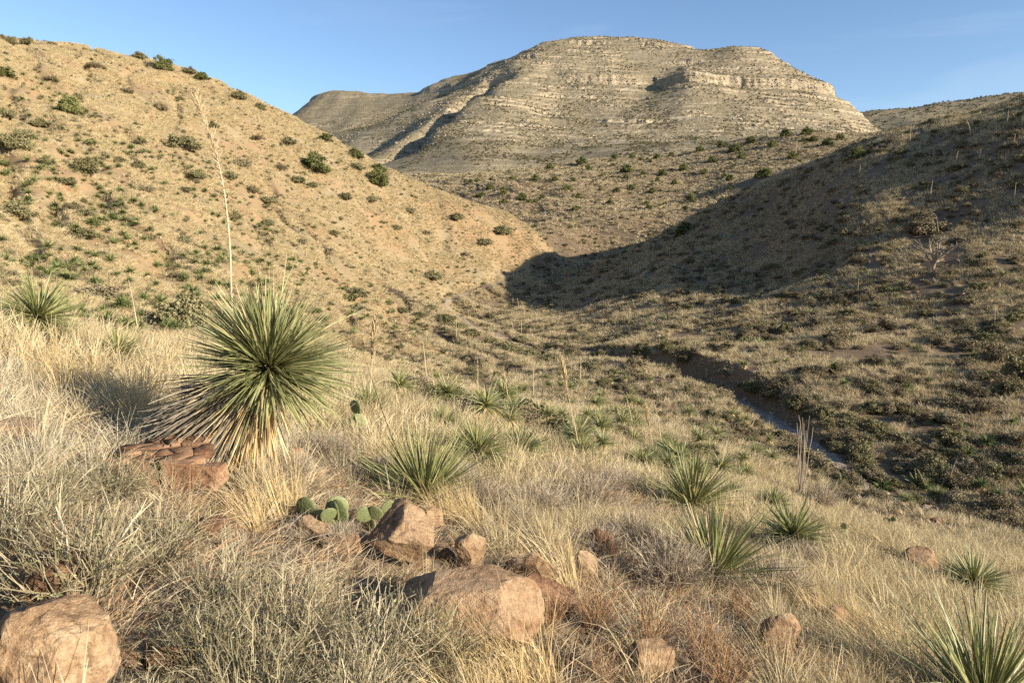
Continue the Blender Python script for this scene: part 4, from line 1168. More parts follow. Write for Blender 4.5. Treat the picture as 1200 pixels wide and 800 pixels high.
for i, (px, py, w, h) in enumerate([(95, 716, 250, 1.0), (8, 648, 190, 0.9), (185, 668, 190, 0.8), (55, 612, 170, 0.75), (255, 726, 170, 0.85), (335, 790, 230, 0.9), (245, 800, 190, 0.9), (430, 802, 220, 0.95), (345, 712, 130, 0.6),
                                    (505, 796, 190, 0.85), (135, 590, 150, 0.7), (300, 850, 220, 0.9), (410, 860, 220, 0.9), (165, 850, 160, 0.6)]):
    bush(px, py, w, h, 'broom', 'dense grey green broom bush covering the slope by the tan boulders', 'broom bushes by the tan boulders', i)
for i, (px, py, w, h) in enumerate([(785, 690, 122, 0.95), (905, 704, 110, 0.9), (962, 596, 56, 1.0), (562, 602, 92, 0.9), (630, 606, 96, 0.8), (690, 602, 96, 0.9), (742, 642, 80, 0.9), (655, 570, 60, 0.9), (720, 576, 66, 0.8), (600, 620, 64, 0.9),
                                    (860, 700, 70, 0.8), (380, 540, 80, 0.8), (340, 560, 70, 0.8), (455, 560, 60, 0.8), (398, 640, 70, 0.7), (358, 632, 60, 0.8), (940, 660, 70, 0.7), (540, 570, 60, 0.8), (300, 570, 60, 0.9), (700, 650, 80, 0.8)]):  # bush before the sprawling prickly pear is added for shade and cover
    bush(px, py, w, h, 'taupe', 'leafless taupe dry bush on the slope among the sotols', 'dry bushes among the sotols', i + 20)
for i, (px, py, w, h) in enumerate([(700, 742, 110, 1.0), (762, 762, 100, 1.0), (645, 735, 84, 1.0), (822, 768, 100, 1.0), (866, 730, 84, 0.9), (925, 800, 110, 0.9), (222, 612, 66, 0.9), (705, 800, 100, 0.8), (850, 808, 120, 0.9),
                                    (985, 812, 90, 0.8), (275, 600, 50, 0.9)]):
    bush(px, py, w, h, 'rust', 'low rust brown twiggy bush on the stony slope', 'rust brown bushes on the stony slope', i + 40)

# ---- single tall grass tufts -------------------------------------------------
TALL = [tuft(700 + i, 150, 0.60, 0.0042, 5, 0.10, 0.22, -0.30, M_GOLD) for i in range(3)]
WHEAT = [tuft(710 + i, 110, 0.60, 0.0065, 5, 0.14, 0.12, 0.0, M_GOLD) for i in range(2)]
tall = [(632, 806, 140, 'T'), (664, 694, 105, 'T'), (556, 622, 76, 'T'), (1066, 808, 120, 'T'), (1020, 792, 100, 'T'), (322, 606, 90, 'T'), (346, 600, 80, 'T'), (298, 618, 80, 'T'), (545, 610, 64, 'T'), 
        (600, 812, 120, 'T'), (960, 730, 70, 'T'), (1000, 740, 70, 'T'), (1040, 760, 70, 'T'), (930, 700, 60, 'T'), (520, 612, 60, 'T'), (1085, 780, 80, 'T'), (560, 860, 150, 'T'), (1020, 700, 60, 'T'), (985, 690, 60, 'T')]
wheat = [(150, 500, 84), (168, 498, 78), (135, 492, 76), (95, 462, 74), (70, 450, 70), (112, 468, 60), (48, 448, 60), (82, 470, 66), (20, 430, 60), (160, 508, 66)]
for i, (px, py, h, k) in enumerate(tall):
    p, m = foot(px, py)
    o = link('grass_tuft', TALL[i % 3], None, p, (0, 0, random.uniform(-0.7, 0.7)), h * m / 0.58)
    tag(o, 'tall arching tuft of golden grass blades on the foreground slope', 'grass', 'tall golden grass tufts on the foreground slope')
for i, (px, py, h) in enumerate(wheat):
    p, m = foot(px, py)
    o = link('wheat_grass_tuft', WHEAT[i % 2], None, p, (0, 0, i * 1.3), h * m / 0.55)
    tag(o, 'stiff upright wheat coloured grass tuft left of the big sotol', 'grass', 'upright wheat coloured grass tufts')

# ================================================================== countable plants of the middle distance and the hills
LOWS = [sotol_leaves(800 + i, 90, 0.55, 0.05, 2, (3, 100), 0.08, 0.0, (0, 0, 1), M_SOTOLFAR) for i in range(5)]
LOWK = [sotol_leaves(810 + i, 50, 0.42, 0.06, 2, (100, 150), 0.25, 0.0, (0, 0, 1), M_DRYLEAF, 'dry_skirt') for i in range(3)]
MIDS = [sotol_leaves(820 + i, 170, 0.58, 0.030, 3, (3, 102), 0.10, 0.0, (0, 0, 1), M_SOTOL) for i in range(4)]
OLIVE = [bushy(830 + i, 46, 0.5, 0.55, 0.040, 120, M_OLIVE) for i in range(5)]
JUNI = [bushy(840 + i, 56, 0.5, 0.95, 0.042, 130, M_JUNIPER, low=0.5) for i in range(4)]
BROWN = [bushy(850 + i, 44, 0.5, 0.6, 0.032, 90, M_BROWNSHRUB, hollow=0.25) for i in range(5)]
STALKS = [stalk_meshes(860 + i, 1.0, (0.04 * (i - 2), 0), 0.014, 0.5, 0.03, 60) for i in range(5)]

def small_sotol(p, s, label, group, r, skirt=True, src=None, stalk=None, m=None):
    e = link('sotol', None, None, p, (0, 0, r.uniform(0, 6.28)), s); tag(e, label, 'sotol', group)
    src = src or LOWS
    zc = r.uniform(0.28, 0.6)
    link('leaf_rosette', src[int(r.integers(len(src)))], e, (0, 0, zc))['kind'] = 'stuff'
    if skirt: link('dry_skirt', LOWK[int(r.integers(3))], e, (0, 0, zc))['kind'] = 'stuff'
    if stalk:
        a, b = STALKS[int(r.integers(5))]
        hh, ln = stalk
        st = link('flower_stalk', a, e, (0, 0, 0)); st.scale = (max(1.6, hh * 0.6) / s * 2.0, max(1.6, hh * 0.6) / s * 2.0, hh / s)
        st.rotation_euler = (0, 0, 0)
        link('seed_plume', b, st)
    return e

r5 = np.random.default_rng(55)
def hill_zone(p):
    return 'near the crest of the sunlit hill' if p[2] > 28 else ('halfway up the sunlit hill' if p[2] > 2 else 'on the lower slope of the sunlit hill')
def image_points(n, box, labels, dmin, dmax, r, wash_clear=2.5):
    px = r.uniform(box[0], box[2], n); py = r.uniform(box[1], box[3], n)
    q, ok = hit(px, py)
    d = np.linalg.norm(q, axis=1); w, _, _ = wash_dist(q[:, 0], q[:, 1])
    g = region(q[:, 0], q[:, 1])
    k = ok & np.isin(g, labels) & (d > dmin) & (d < dmax) & (np.abs(w) > wash_clear)
    return q[k], project(q[k])[2] / F_PX

# sunlit left hill: shrubs read off the picture (px, py, width, j = juniper green)
hill_shrubs = [(82, 134, 26, 'j'), (4, 48, 14, 'o'), (12, 53, 16, 'o'), (32, 53, 14, 'o'), (65, 50, 22, 'j'), (140, 64, 20, 'o'), (165, 70, 18, 'o'), (192, 82, 20, 'j'), (222, 87, 16, 'o'), (238, 94, 14, 'j'), (280, 117, 20, 'o'),
               (5, 90, 22, 'j'), (7, 139, 22, 'o'), (46, 149, 22, 'o'), (92, 117, 14, 'o'), (32, 165, 28, 'o'), (18, 176, 34, 'o'), (56, 193, 18, 'o'), (100, 204, 34, 'o'), (76, 216, 22, 'o'), (165, 169, 14, 'o'), (138, 192, 18, 'o'),
               (163, 198, 16, 'o'), (216, 176, 30, 'o'), (231, 209, 24, 'o'), (270, 210, 18, 'o'), (296, 226, 16, 'o'), (314, 238, 18, 'o'), (338, 170, 16, 'o'), (382, 166, 18, 'j'), (368, 201, 30, 'j'), (418, 186, 18, 'j'), (418, 199, 16, 'o'),
               (443, 202, 18, 'j'), (443, 217, 24, 'j'), (404, 234, 18, 'o'), (435, 237, 14, 'o'), (286, 196, 22, 'b'), (217, 225, 16, 'o'), (96, 280, 30, 'o'), (20, 256, 34, 'o'), (85, 246, 20, 'b'), (102, 254, 20, 'o'),
               (354, 287, 16, 'b'), (312, 265, 16, 'o'), (508, 328, 20, 'o'), (567, 287, 18, 'o'), (536, 258, 16, 'o'), (590, 275, 20, 'o'), (275, 258, 16, 'o'), (350, 215, 16, 'o'), (366, 220, 12, 'o'), (120, 352, 48, 'b'), (170, 225, 20, 'b'),
               (216, 285, 16, 'o'), (120, 300, 14, 'o'), (305, 130, 16, 'o'), (255, 75, 6, 'o'), (190, 130, 18, 'b'), (150, 110, 16, 'b'), (60, 95, 16, 'b'), (110, 80, 18, 'b'), (210, 118, 14, 'b'), (330, 200, 16, 'b'), (480, 250, 16, 'o'), (500, 275, 14, 'b'),
               (465, 270, 14, 'o'), (545, 300, 14, 'b'), (390, 275, 14, 'o'), (250, 150, 14, 'o'), (300, 165, 16, 'b'), (225, 60, 8, 'o')]
for i, (px, py, w, k) in enumerate(hill_shrubs):
    p, m = foot(px, py)
    src = {'o': OLIVE, 'j': JUNI, 'b': BROWN}[k][i % 4]
    w = w * 1.08
    e = link({'o': 'olive_shrub', 'j': 'juniper_shrub', 'b': 'brown_shrub'}[k], None, None, p, (0, 0, i * 2.4)); s = w * m
    e.scale = (s, s * r5.uniform(0.8, 1.2), s * r5.uniform(0.6, 1.0))
    z_ = hill_zone(p); kd = {'o': 'round dark olive shrub', 'j': 'fresh green juniper shrub', 'b': 'thin brown shrub'}[k]
    tag(e, kd + ' ' + z_, 'shrub', kd + 's ' + z_)
    link('foliage', src[0], e); link('branches', src[1], e)
p, m = foot(216, 384)
e = link('creosote_bush', None, None, p, (0, 0, 0.6)); s = 64 * m; e.scale = (s, s, s * 1.05)
tag(e, 'large yellow green bush at the hill foot behind the big sotol', 'shrub'); link('foliage', OLIVE[4][0], e); link('branches', OLIVE[4][1], e)
p, m = foot(412, 349)
e = link('creosote_bush', None, None, p, (0, 0, 2.6)); s = 46 * m; e.scale = (s, s, s * 0.5)
tag(e, 'low wide olive bush near the foot of the sunlit hill', 'shrub'); link('foliage', OLIVE[2][0], e); link('branches', OLIVE[2][1], e)
for px, py, w in ((470, 366, 18), (490, 372, 20), (505, 362, 16), (620, 418, 26), (645, 424, 28), (690, 432, 26), (720, 440, 24), (610, 400, 20), (520, 378, 30), (538, 386, 26), (590, 412, 34), (575, 404, 24), (552, 394, 26)):
    p, m = foot(px, py)
    e = link('wash_shrub', None, None, p, (0, 0, px)); s = w * m; e.scale = (s, s, s * 0.6)
    tag(e, 'yellowish olive shrub growing along the far bend of the wash', 'shrub', 'shrubs along the far bend of the wash'); link('foliage', OLIVE[px % 5][0], e); link('branches', OLIVE[px % 5][1], e)

q, mm_ = image_points(1500, (0, 60, 620, 400), [1], 34, 260, r5)
cl = fbm(q[:, 0] / 14, q[:, 1] / 14, 2, 7); keep = cl > -0.12 + 0.25 * (q[:, 1] > 150)
q, mm_ = q[keep], mm_[keep]
order = np.argsort(np.linalg.norm(q, axis=1) + r5.uniform(0, 110, len(q))); q = q[order]
for i in range(min(85, len(q))):
    z_ = hill_zone(q[i]); sk = r5.random() < 0.6
    small_sotol(Vector(q[i]), float(np.clip(r5.uniform(8, 14) * np.linalg.norm(q[i]) / F_PX, 0.5, 1.5)), 'small green sotol %s%s' % ('with pale dry skirt ' if sk else '', z_), 'small sotols %s%s' % ('with pale skirts ' if sk else '', z_), r5, sk)
rest = q[85:]
rest = rest + np.array([0, 0, 0.35])
scatter('hill_sotols', rest, r5.uniform(0, 6.28, len(rest)), r5.uniform(0.9, 1.6, len(rest)), LOWS, 'small sotols too far off to count on the upper sunlit hill', r=r5)

# stalk-bearing sotols read off the picture: foot px, py, stalk height px, lean px
valley_stalks = [(647, 328, 19, 0), (632, 343, 17, 2), (665, 353, 19, 0), (602, 328, 11, 0), (608, 363, 14, -2), (601, 358, 9, 0), (614, 371, 14, 0), (602, 391, 17, -3), (611, 393, 23, 0), (535, 398, 25, 0), (723, 300, 12, 0), (784, 306, 17, 0),
                 (772, 326, 19, -3), (754, 341, 14, 0), (696, 341, 10, 0), (782, 322, 12, 0)]
right_stalks = [(1066, 168, 22, 0), (1138, 160, 20, -8), (1180, 147, 18, 0), (1188, 172, 15, 0), (1119, 195, 17, 2), (1148, 189, 14, 0), (1007, 207, 14, 0), (1090, 232, 21, 1), (1188, 237, 23, 0), (1100, 276, 24, -6), (933, 180, 18, 0), (878, 250, 18, 0),
                (1110, 573, 38, 8), (1086, 576, 28, -14), (1165, 385, 28, -2), (1005, 345, 20, 0)]
slope_stalks = [(163, 398, 70, -6), (511, 470, 50, -8), (597, 484, 56, -8), (742, 506, 44, -10), (560, 470, 50, 0), (776, 530, 60, -12), (500, 445, 48, -4), (625, 470, 40, 0), (680, 452, 34, 0)]
for lst, lab, grp in ((valley_stalks, 'sotol with a bare pale flower stalk in the shady valley bottom', 'stalked sotols in the shady valley bottom'),
                      (right_stalks, 'sotol with a pale flower stalk on the shadow streaked hillside', 'stalked sotols on the shadow streaked hillside'),
                      (slope_stalks, 'small sotol with a slender plumed stalk on the near slope', 'stalked sotols on the near slope')):
    for (px, py, h, ln) in lst:
        p, m = foot(px, py)
        e = link('sotol', None, None, p); s = r5.uniform(0.75, 1.05); e.scale = (s, s, s); tag(e, lab, 'sotol', grp)
        src = MIDS if lst is slope_stalks else LOWS
        link('leaf_rosette', src[int(r5.integers(4))], e, (0, 0, 0.25))['kind'] = 'stuff'
        near_ = lst is slope_stalks
        hh = max(1.3, h * m)
        a, b = stalk_meshes(int(px * 7 + py), hh / s, (ln / h, 0), max(0.014, (0.6 if near_ else 0.36) * m) / s, 0.5 if near_ else 0.55, max(0.05, 0.6 * m) / s, 200 if near_ else 50, 0.4)
        st = link('flower_stalk', a, e); link('seed_plume', b, st)

# brush lining the wash
tt = r5.random(46); sg_ = r5.integers(1, 9, 46)
wp = WASH[sg_] + (WASH[sg_ + 1] - WASH[sg_]) * tt[:, None]
dv = WASH[sg_ + 1] - WASH[sg_]; nv = np.stack([dv[:, 1], -dv[:, 0]], 1) / np.linalg.norm(dv[:, :2], axis=1)[:, None]
wp[:, :2] += nv * (r5.choice([-1, 1], 46, p=[0.6, 0.4]) * r5.uniform(1.3, 3.0, 46))[:, None]
for i in range(46):
    k = 'brown' if r5.random() < 0.5 else 'olive'
    src = (BROWN if k == 'brown' else OLIVE)[i % 5]
    e = link('wash_shrub', None, None, (wp[i, 0], wp[i, 1], float(H(wp[i, 0], wp[i, 1]))), (0, 0, i * 1.3)); s = r5.uniform(1.0, 2.4); e.scale = (s, s, s * r5.uniform(0.6, 0.95))
    tag(e, '%s shrub lining the bank of the dry wash' % k, 'shrub', '%s shrubs lining the wash' % k)
    link('foliage', src[0], e); link('branches', src[1], e)

# middle slope: sotols and low shrubs
q, mm_ = image_points(600, (400, 380, 1000, 570), [0], 17, 130, r5)
for i in range(min(80, len(q))):
    d = np.linalg.norm(q[i])
    small_sotol(Vector(q[i]), r5.uniform(0.7, 1.3), 'green sotol among shrubs on the slope above the wash', 'sotols on the slope above the wash', r5, r5.random() < 0.5, MIDS if d < 100 else LOWS)
q, mm_ = image_points(900, (420, 370, 1000, 540), [0], 20, 140, r5)
for i in range(min(85, len(q))):
    k = 'brown' if r5.random() < 0.7 else 'olive'
    src = (BROWN if k == 'brown' else OLIVE)[int(r5.integers(5))]
    e = link(k + '_shrub', None, None, q[i], (0, 0, r5.uniform(0, 6.28))); s = r5.uniform(0.6, 1.7); e.scale = (s, s, s * r5.uniform(0.55, 0.85))
    sz_ = 'wide low' if s > 1.25 else 'small'
    tag(e, '%s %s shrub on the slope above the wash' % (sz_, k), 'shrub', '%s %s shrubs on the slope above the wash' % (sz_, k))
    link('foliage', src[0], e); link('branches', src[1], e)

# right hillside
def right_zone(p):
    return 'near the crest of the shadow streaked hillside' if p[2] > 6 else ('halfway up the shadow streaked hillside' if p[2] > -11 else 'at the foot of the shadow streaked hillside')
named_right = [(800, 276, 24, 22, 'j'), (1005, 186, 20, 20, 'j'), (745, 432, 26, 20, 'b'), (752, 412, 18, 15, 'o'), (805, 462, 14, 14, 'o'), (865, 505, 20, 18, 'o'), (800, 425, 30, 24, 'b'), (1195, 445, 36, 40, 'o'), (1165, 425, 40, 34, 'b'),
               (980, 400, 36, 26, 'b'), (1085, 275, 44, 26, 'b'), (1080, 262, 30, 20, 'b'), (965, 490, 24, 20, 'o'), (985, 478, 26, 16, 'b'), (1160, 560, 30, 26, 'o'), (1120, 570, 40, 26, 'b'), (1190, 545, 26, 20, 'o'), (1150, 600, 30, 20, 'b')]
for i, (px, py, w, h, k) in enumerate(named_right):
    p, m = foot(px, py)
    src = {'o': OLIVE, 'j': JUNI, 'b': BROWN}[k][i % 4]
    e = link({'o': 'olive_shrub', 'j': 'juniper_shrub', 'b': 'brown_shrub'}[k], None, None, p, (0, 0, i * 2.4)); s = w * m
    e.scale = (s, s, h * m / (0.75 if k != 'j' else 1.1))
    tag(e, {'o': 'tall olive shrub on the hillside across the wash', 'j': 'dark juniper on the crest of the hillside across the wash', 'b': 'large brown leafless shrub on the hillside across the wash'}[k], 'shrub',
        {'o': 'tall olive shrubs across the wash', 'j': 'junipers across the wash', 'b': 'large brown shrubs across the wash'}[k])
    link('foliage', src[0], e); link('branches', src[1], e)
q, mm_ = image_points(1500, (560, 120, 1200, 600), [2], 38, 240, r5)
for i in range(min(290, len(q))):
    k = 'brown' if r5.random() < 0.62 else 'olive'
    src = (BROWN if k == 'brown' else OLIVE)[int(r5.integers(5))]
    e = link(k + '_shrub', None, None, q[i], (0, 0, r5.uniform(0, 6.28))); s = r5.uniform(0.9, 2.8); e.scale = (s, s, s * r5.uniform(0.55, 0.85))
    z_ = right_zone(q[i]); sz_ = 'large spreading' if s > 2.2 else ('low' if s > 1.3 else 'small')
    tag(e, '%s %s shrub %s' % (sz_, k, z_), 'shrub', '%s %s shrubs %s' % (sz_, k, z_))
    link('foliage', src[0], e); link('branches', src[1], e)
q, mm_ = image_points(700, (580, 130, 1200, 600), [2], 38, 240, r5)
for i in range(min(54, len(q))):
    z_ = right_zone(q[i])
    small_sotol(Vector(q[i]), r5.uniform(0.8, 1.4), 'green sotol ' + z_, 'sotols ' + z_, r5, r5.random() < 0.4)

def dead_tree(px, py, hpx):
    p, m = foot(px, py); r = np.random.default_rng(8)
    e = link('dead_tree', None, None, p); tag(e, 'bleached leafless dead tree with spreading limbs on the hillside', 'tree')
    hh = hpx * m
    b = Bag(); t = np.linspace(0, 1, 6)[:, None]
    P = (np.array([[0, 0, -0.2]]) + np.array([[0.06, 0, 0.42]]) * hh * t)[None]
    tubes(b, P, np.linspace(0.055, 0.035, 6)[None] * hh, 6, None, r)
    link('trunk', b.mesh('trunk', M_DEADWOOD), e)
    for k in range(11):
        bb = Bag()
        st = P[0, int(r.integers(2, 6))]
        a = r.uniform(0, 6.283); d = unit(np.array([np.cos(a), np.sin(a) * 0.8, r.uniform(0.2, 1.2)]))
        L = hh * r.uniform(0.38, 0.68)
        tt = np.linspace(0, 1, 7)[:, None]
        Q_ = st + d * L * tt + r.normal(0, 0.02 * hh, (7, 3)).cumsum(0) * tt
        tubes(bb, Q_[None], np.linspace(0.026, 0.007, 7)[None] * hh, 5, None, r)
        n2 = 9; j = r.integers(2, 7, n2)
        d2 = unit(d + r.normal(0, 0.6, (n2, 3))); t4 = np.linspace(0, 1, 4)
        tubes(bb, Q_[j][:, None] + d2[:, None] * (L * 0.45 * r.uniform(0.4, 1, n2)[:, None] * t4)[..., None], np.linspace(0.009, 0.004, 4)[None] * hh * np.ones((n2, 1)), 4, None, r)
        link('branch', bb.mesh('branch', M_DEADWOOD), e)
dead_tree(1092, 318, 48)

# foothill junipers
foot_j = [(700, 184, 15), (645, 198, 11), (682, 193, 14), (735, 202, 16), (776, 206, 13), (753, 182, 10), (741, 186, 10), (860, 178, 16), (870, 186, 14), (895, 208, 20), (945, 158, 14), (952, 166, 12), (920, 160, 14), (952, 200, 16),
          (627, 211, 10), (664, 223, 12), (678, 232, 10), (612, 234, 13), (810, 236, 15), (835, 190, 12), (800, 200, 14), (880, 168, 14), (905, 172, 12), (970, 170, 14), (985, 164, 12), (720, 186, 9), (690, 200, 10), (650, 212, 9), (575, 222, 12),
          (590, 228, 10), (600, 212, 10), (560, 232, 10), (618, 196, 9), (770, 186, 9), (825, 204, 10), (930, 186, 14), (855, 212, 12), (765, 226, 10), (715, 240, 10), (740, 222, 10), (790, 216, 10), (820, 178, 12), (845, 172, 10), (1010, 172, 12)]
foot_j += [(r5.uniform(545, 1010), r5.uniform(165, 250), r5.uniform(5, 9)) for _ in range(70)]
fq, fok = hit([a[0] for a in foot_j], [a[1] for a in foot_j])
for i, (px, py, w) in enumerate(foot_j):
    p = Vector(fq[i]); m = project(fq[i])[2] / F_PX
    if not fok[i] or p.y < 225: continue
    src = JUNI[i % 4]
    e = link('juniper_tree', None, None, p, (0, 0, i * 1.9)); s = w * m * 0.95; e.scale = (s, s, s * 0.8)
    z_ = 'on the upper foothill below the mountain' if p.y > 330 else 'on the lower foothill by the valley shadow'
    sz_ = 'large round' if w > 12 else 'small'
    tag(e, '%s green juniper %s' % (sz_, z_), 'tree', '%s junipers %s' % (sz_, z_))
    link('crown', src[0], e); link('trunk', src[1], e)

# ================================================================== what nobody could count: grass, scrub, rubble
def clear(x, y):
    k = np.ones(len(x), bool)
    for kx, ky, kr in KEEP:
        k &= (x - kx) ** 2 + (y - ky) ** 2 > kr * kr
    return k
def nowash(x, y, w=1.3):
    return np.abs(wash_dist(x, y)[0]) > w

rs = np.random.default_rng(99)
T_NEAR = [tuft(1000 + i, 75, 0.36, 0.0046, 4, 0.08, 0.6, -0.3, M_STRAW) for i in range(5)] + [tuft(1010 + i, 90, 0.30, 0.0042, 4, 0.10, 0.8, -0.35, M_PALE) for i in range(5)]
T_MID = [tuft(1020 + i, 60, 0.46, 0.0095, 3, 0.11, 0.6, -0.25, M_STRAW) for i in range(6)]
T_HILL = [tuft(1030 + i, 34, 0.44, 0.022, 2, 0.16, 0.55, 0.35, M_STRAWHILL) for i in range(6)]
T_VAL = [tuft(1040 + i, 34, 0.58, 0.022, 2, 0.16, 0.55, 0.0, M_VALLEY) for i in range(6)]
T_FAR = [tuft(1050 + i, 22, 0.62, 0.05, 2, 0.30, 0.6, 0.0, M_VALLEY) for i in range(4)]

x, y, rad = wedge_points(6800, 1.6, 9.5, 0.35, rs)
px, py, f = project(np.stack([x, y, H(x, y)], 1))
bare = smooth(-0.12, 0.16, fbm(x / 0.8, y / 0.8, 3, 5))
rust_zone = (px > 560) & (px < 900) & (py > 650)
broom_zone = (px < 560) & (py > 570)
k = clear(x, y) & (rs.random(len(x)) > np.where(rust_zone, 0.975, np.where(broom_zone, 0.97, 0.90 * bare)))
x, y, px, py = x[k], y[k], px[k], py[k]
pick = np.where((px < 420), rs.integers(5, 10, len(x)), rs.integers(0, 5, len(x)))
swap = rs.random(len(x)) < 0.25; pick = np.where(swap, rs.integers(0, 10, len(x)), pick)
scatter('near_grass', np.stack([x, y, H(x, y)], 1), rs.normal(0, 0.8, len(x)), 0.5 + 1.0 * rs.random(len(x)) ** 1.5, T_NEAR, 'dry straw grass covering the foreground slope', pick, r=rs)

x, y, rad = wedge_points(13500, 8.5, 36, 0.6, rs)
bare = fbm(x / 4, y / 4, 3, 15)
k = clear(x, y) & (bare < 0.02 + 0.25 * rs.random(len(x))) & nowash(x, y)
x, y = x[k], y[k]
scatter('slope_grass', np.stack([x, y, H(x, y)], 1), rs.normal(0, 0.8, len(x)), rs.uniform(0.6, 1.45, len(x)), T_MID, 'dry straw grass on the slope running down to the wash', r=rs)

x, y, rad = wedge_points(230000, 30, 235, 0.75, rs)
g = region(x, y)
bare = fbm(x / 7, y / 7, 3, 25)
k = (g == 1) & (bare < -0.06 + 0.36 * rs.random(len(x))) & nowash(x, y)
scatter('hill_grass', np.stack([x[k], y[k], H(x[k], y[k])], 1), rs.normal(0, 0.7, k.sum()), rs.uniform(0.55, 1.3, k.sum()) * (0.8 + rad[k] / 300), T_HILL, 'straw coloured grass all over the sunlit hill', r=rs)
k = ((g == 0) | (g == 2)) & (bare < -0.04 + 0.3 * rs.random(len(x))) & nowash(x, y)
scatter('valley_grass', np.stack([x[k], y[k], H(x[k], y[k])], 1), rs.uniform(0, 6.28, k.sum()), rs.uniform(0.5, 1.4, k.sum()) * (0.8 + rad[k] / 300), T_VAL, 'dull tan grass on the valley slopes beside the wash', r=rs)

# scrub too dense to count, between the named shrubs
x, y, rad = wedge_points(26000, 40, 240, 0.8, rs)
g = region(x, y); dn = fbm(x / 16, y / 16, 3, 35)
k = (g == 2) & (dn > -0.15) & nowash(x, y, 1.2) & (rs.random(len(x)) < 0.45)
scatter('hillside_scrub', np.stack([x[k], y[k], H(x[k], y[k])], 1), rs.uniform(0, 6.28, k.sum()), 0.5 + 1.7 * rs.random(k.sum()) ** 1.8, [b[0] for b in BROWN] + [OLIVE[0][0], LOWS[0], LOWS[1]], 'dense low scrub on the hillside across the wash', r=rs)
k = (g == 0) & (dn > -0.25) & nowash(x, y, 1.6) & (rs.random(len(x)) < 0.8)
scatter('slope_scrub', np.stack([x[k], y[k], H(x[k], y[k])], 1), rs.uniform(0, 6.28, k.sum()), 0.3 + 1.0 * rs.random(k.sum()) ** 1.6, [b[0] for b in BROWN] + [LOWS[0], LOWS[1], OLIVE[1][0]], 'low brown scrub on the slope above the wash', r=rs)
k = (g == 1) & (dn > -0.3) & (rs.random(len(x)) < 0.6)
scatter('hill_scrub', np.stack([x[k], y[k], H(x[k], y[k])], 1), rs.uniform(0, 6.28, k.sum()), 0.3 + 0.8 * rs.random(k.sum()) ** 2, [b[0] for b in BROWN] + [b[0] for b in OLIVE[:3]] + LOWS, 'tiny scattered scrub on the sunlit hill', r=rs)

x, y, rad = wedge_points(110000, 215, 560, 0.8, rs, 40)
g = region(x, y); k = (g == 3)
scatter('foothill_grass', np.stack([x[k], y[k], H(x[k], y[k])], 1), rs.uniform(0, 6.28, k.sum()), rs.uniform(0.9, 2.0, k.sum()), T_FAR, 'tan grass on the foothill', r=rs)
k2 = k & (rs.random(len(x)) < 0.10)
scatter('foothill_scrub', np.stack([x[k2], y[k2], H(x[k2], y[k2])], 1), rs.uniform(0, 6.28, k2.sum()), rs.uniform(0.6, 2.0, k2.sum()), [b[0] for b in BROWN] + [b[0] for b in OLIVE[:3]], 'small scrub scattered over the foothill', r=rs)

# gravel of the near slope
GRAV = [rock_mesh(1100 + i, (0.5, 0.42, 0.3), 1, 6, [M_ROCK, M_ROCKRED, M_ROCKTAN][i % 3], 'gravel', 0.15) for i in range(6)]
x, y, rad = wedge_points(9000, 1.5, 26, 0.4, rs)
k = (fbm(x / 1.6, y / 1.6, 2, 45) > -0.05)
x, y = x[k], y[k]
scatter('gravel', np.stack([x, y, H(x, y) + 0.005], 1), rs.uniform(0, 6.28, len(x)), rs.uniform(0.012, 0.07, len(x)) ** 1.0, GRAV, 'rusty gravel between the grass tufts', r=rs, tilt=0.4)
x, y, rad = wedge_points(16000, 1.6, 12, 0.5, rs)
px, py, f = project(np.stack([x, y, H(x, y)], 1))
k = ((px > 540) & (px < 920) & (py > 610)) | (rs.random(len(x)) < 0.12)
x, y = x[k], y[k]
scatter('rubble', np.stack([x, y, H(x, y) + 0.006], 1), rs.uniform(0, 6.28, len(x)), 0.015 + 0.085 * rs.random(len(x)) ** 2.5, GRAV, 'loose reddish rubble on the bare stony patches of the slope', r=rs, tilt=0.4)
LITTER = [tuft(1060 + i, 26, 0.20, 0.004, 3, 0.16, 3.0, 0.0, [M_RUST, M_TAUPE, M_STRAW][i % 3]) for i in range(6)]
x, y, rad = wedge_points(9000, 1.6, 13, 0.4, rs); k = clear(x, y); x, y = x[k], y[k]
scatter('plant_litter', np.stack([x, y, H(x, y) + 0.01], 1), rs.uniform(0, 6.28, len(x)), rs.uniform(0.5, 1.3, len(x)), LITTER, 'dead twigs and grass litter lying on the slope', r=rs, tilt=0.1)
HROCK = [rock_mesh(1160 + i, (0.5, 0.42, 0.3), 1, 6, [M_ROCKTAN, M_ROCKRED, M_ROCK][i % 3], 'stone', 0.12) for i in range(6)]
x, y, rad = wedge_points(26000, 32, 230, 0.8, rs); g = region(x, y)
k = (fbm(x / 9, y / 9, 3, 205) > 0.05) & (g < 3)
x, y = x[k], y[k]
scatter('hill_stones', np.stack([x, y, H(x, y)], 1), rs.uniform(0, 6.28, len(x)), 0.12 + 0.75 * rs.random(len(x)) ** 4, HROCK, 'scattered stones on the hill slopes', r=rs, tilt=0.3)
WROCK = [rock_mesh(1120 + i, (0.5, 0.42, 0.34), 2, 7, M_ROCKPALE, 'cobble', 0.12) for i in range(4)]
tt = rs.random(900); seg = rs.integers(0, 8, 900)
cx = WASH[seg] + (WASH[seg + 1] - WASH[seg]) * tt[:, None]; cx[:, :2] += rs.normal(0, 1.3, (900, 2))
scatter('wash_cobbles', np.stack([cx[:, 0], cx[:, 1], H(cx[:, 0], cx[:, 1])], 1), rs.uniform(0, 6.28, 900), 0.08 + 0.55 * rs.random(900) ** 4, WROCK, 'pale cobbles strewn along the dry wash', r=rs, tilt=0.4)

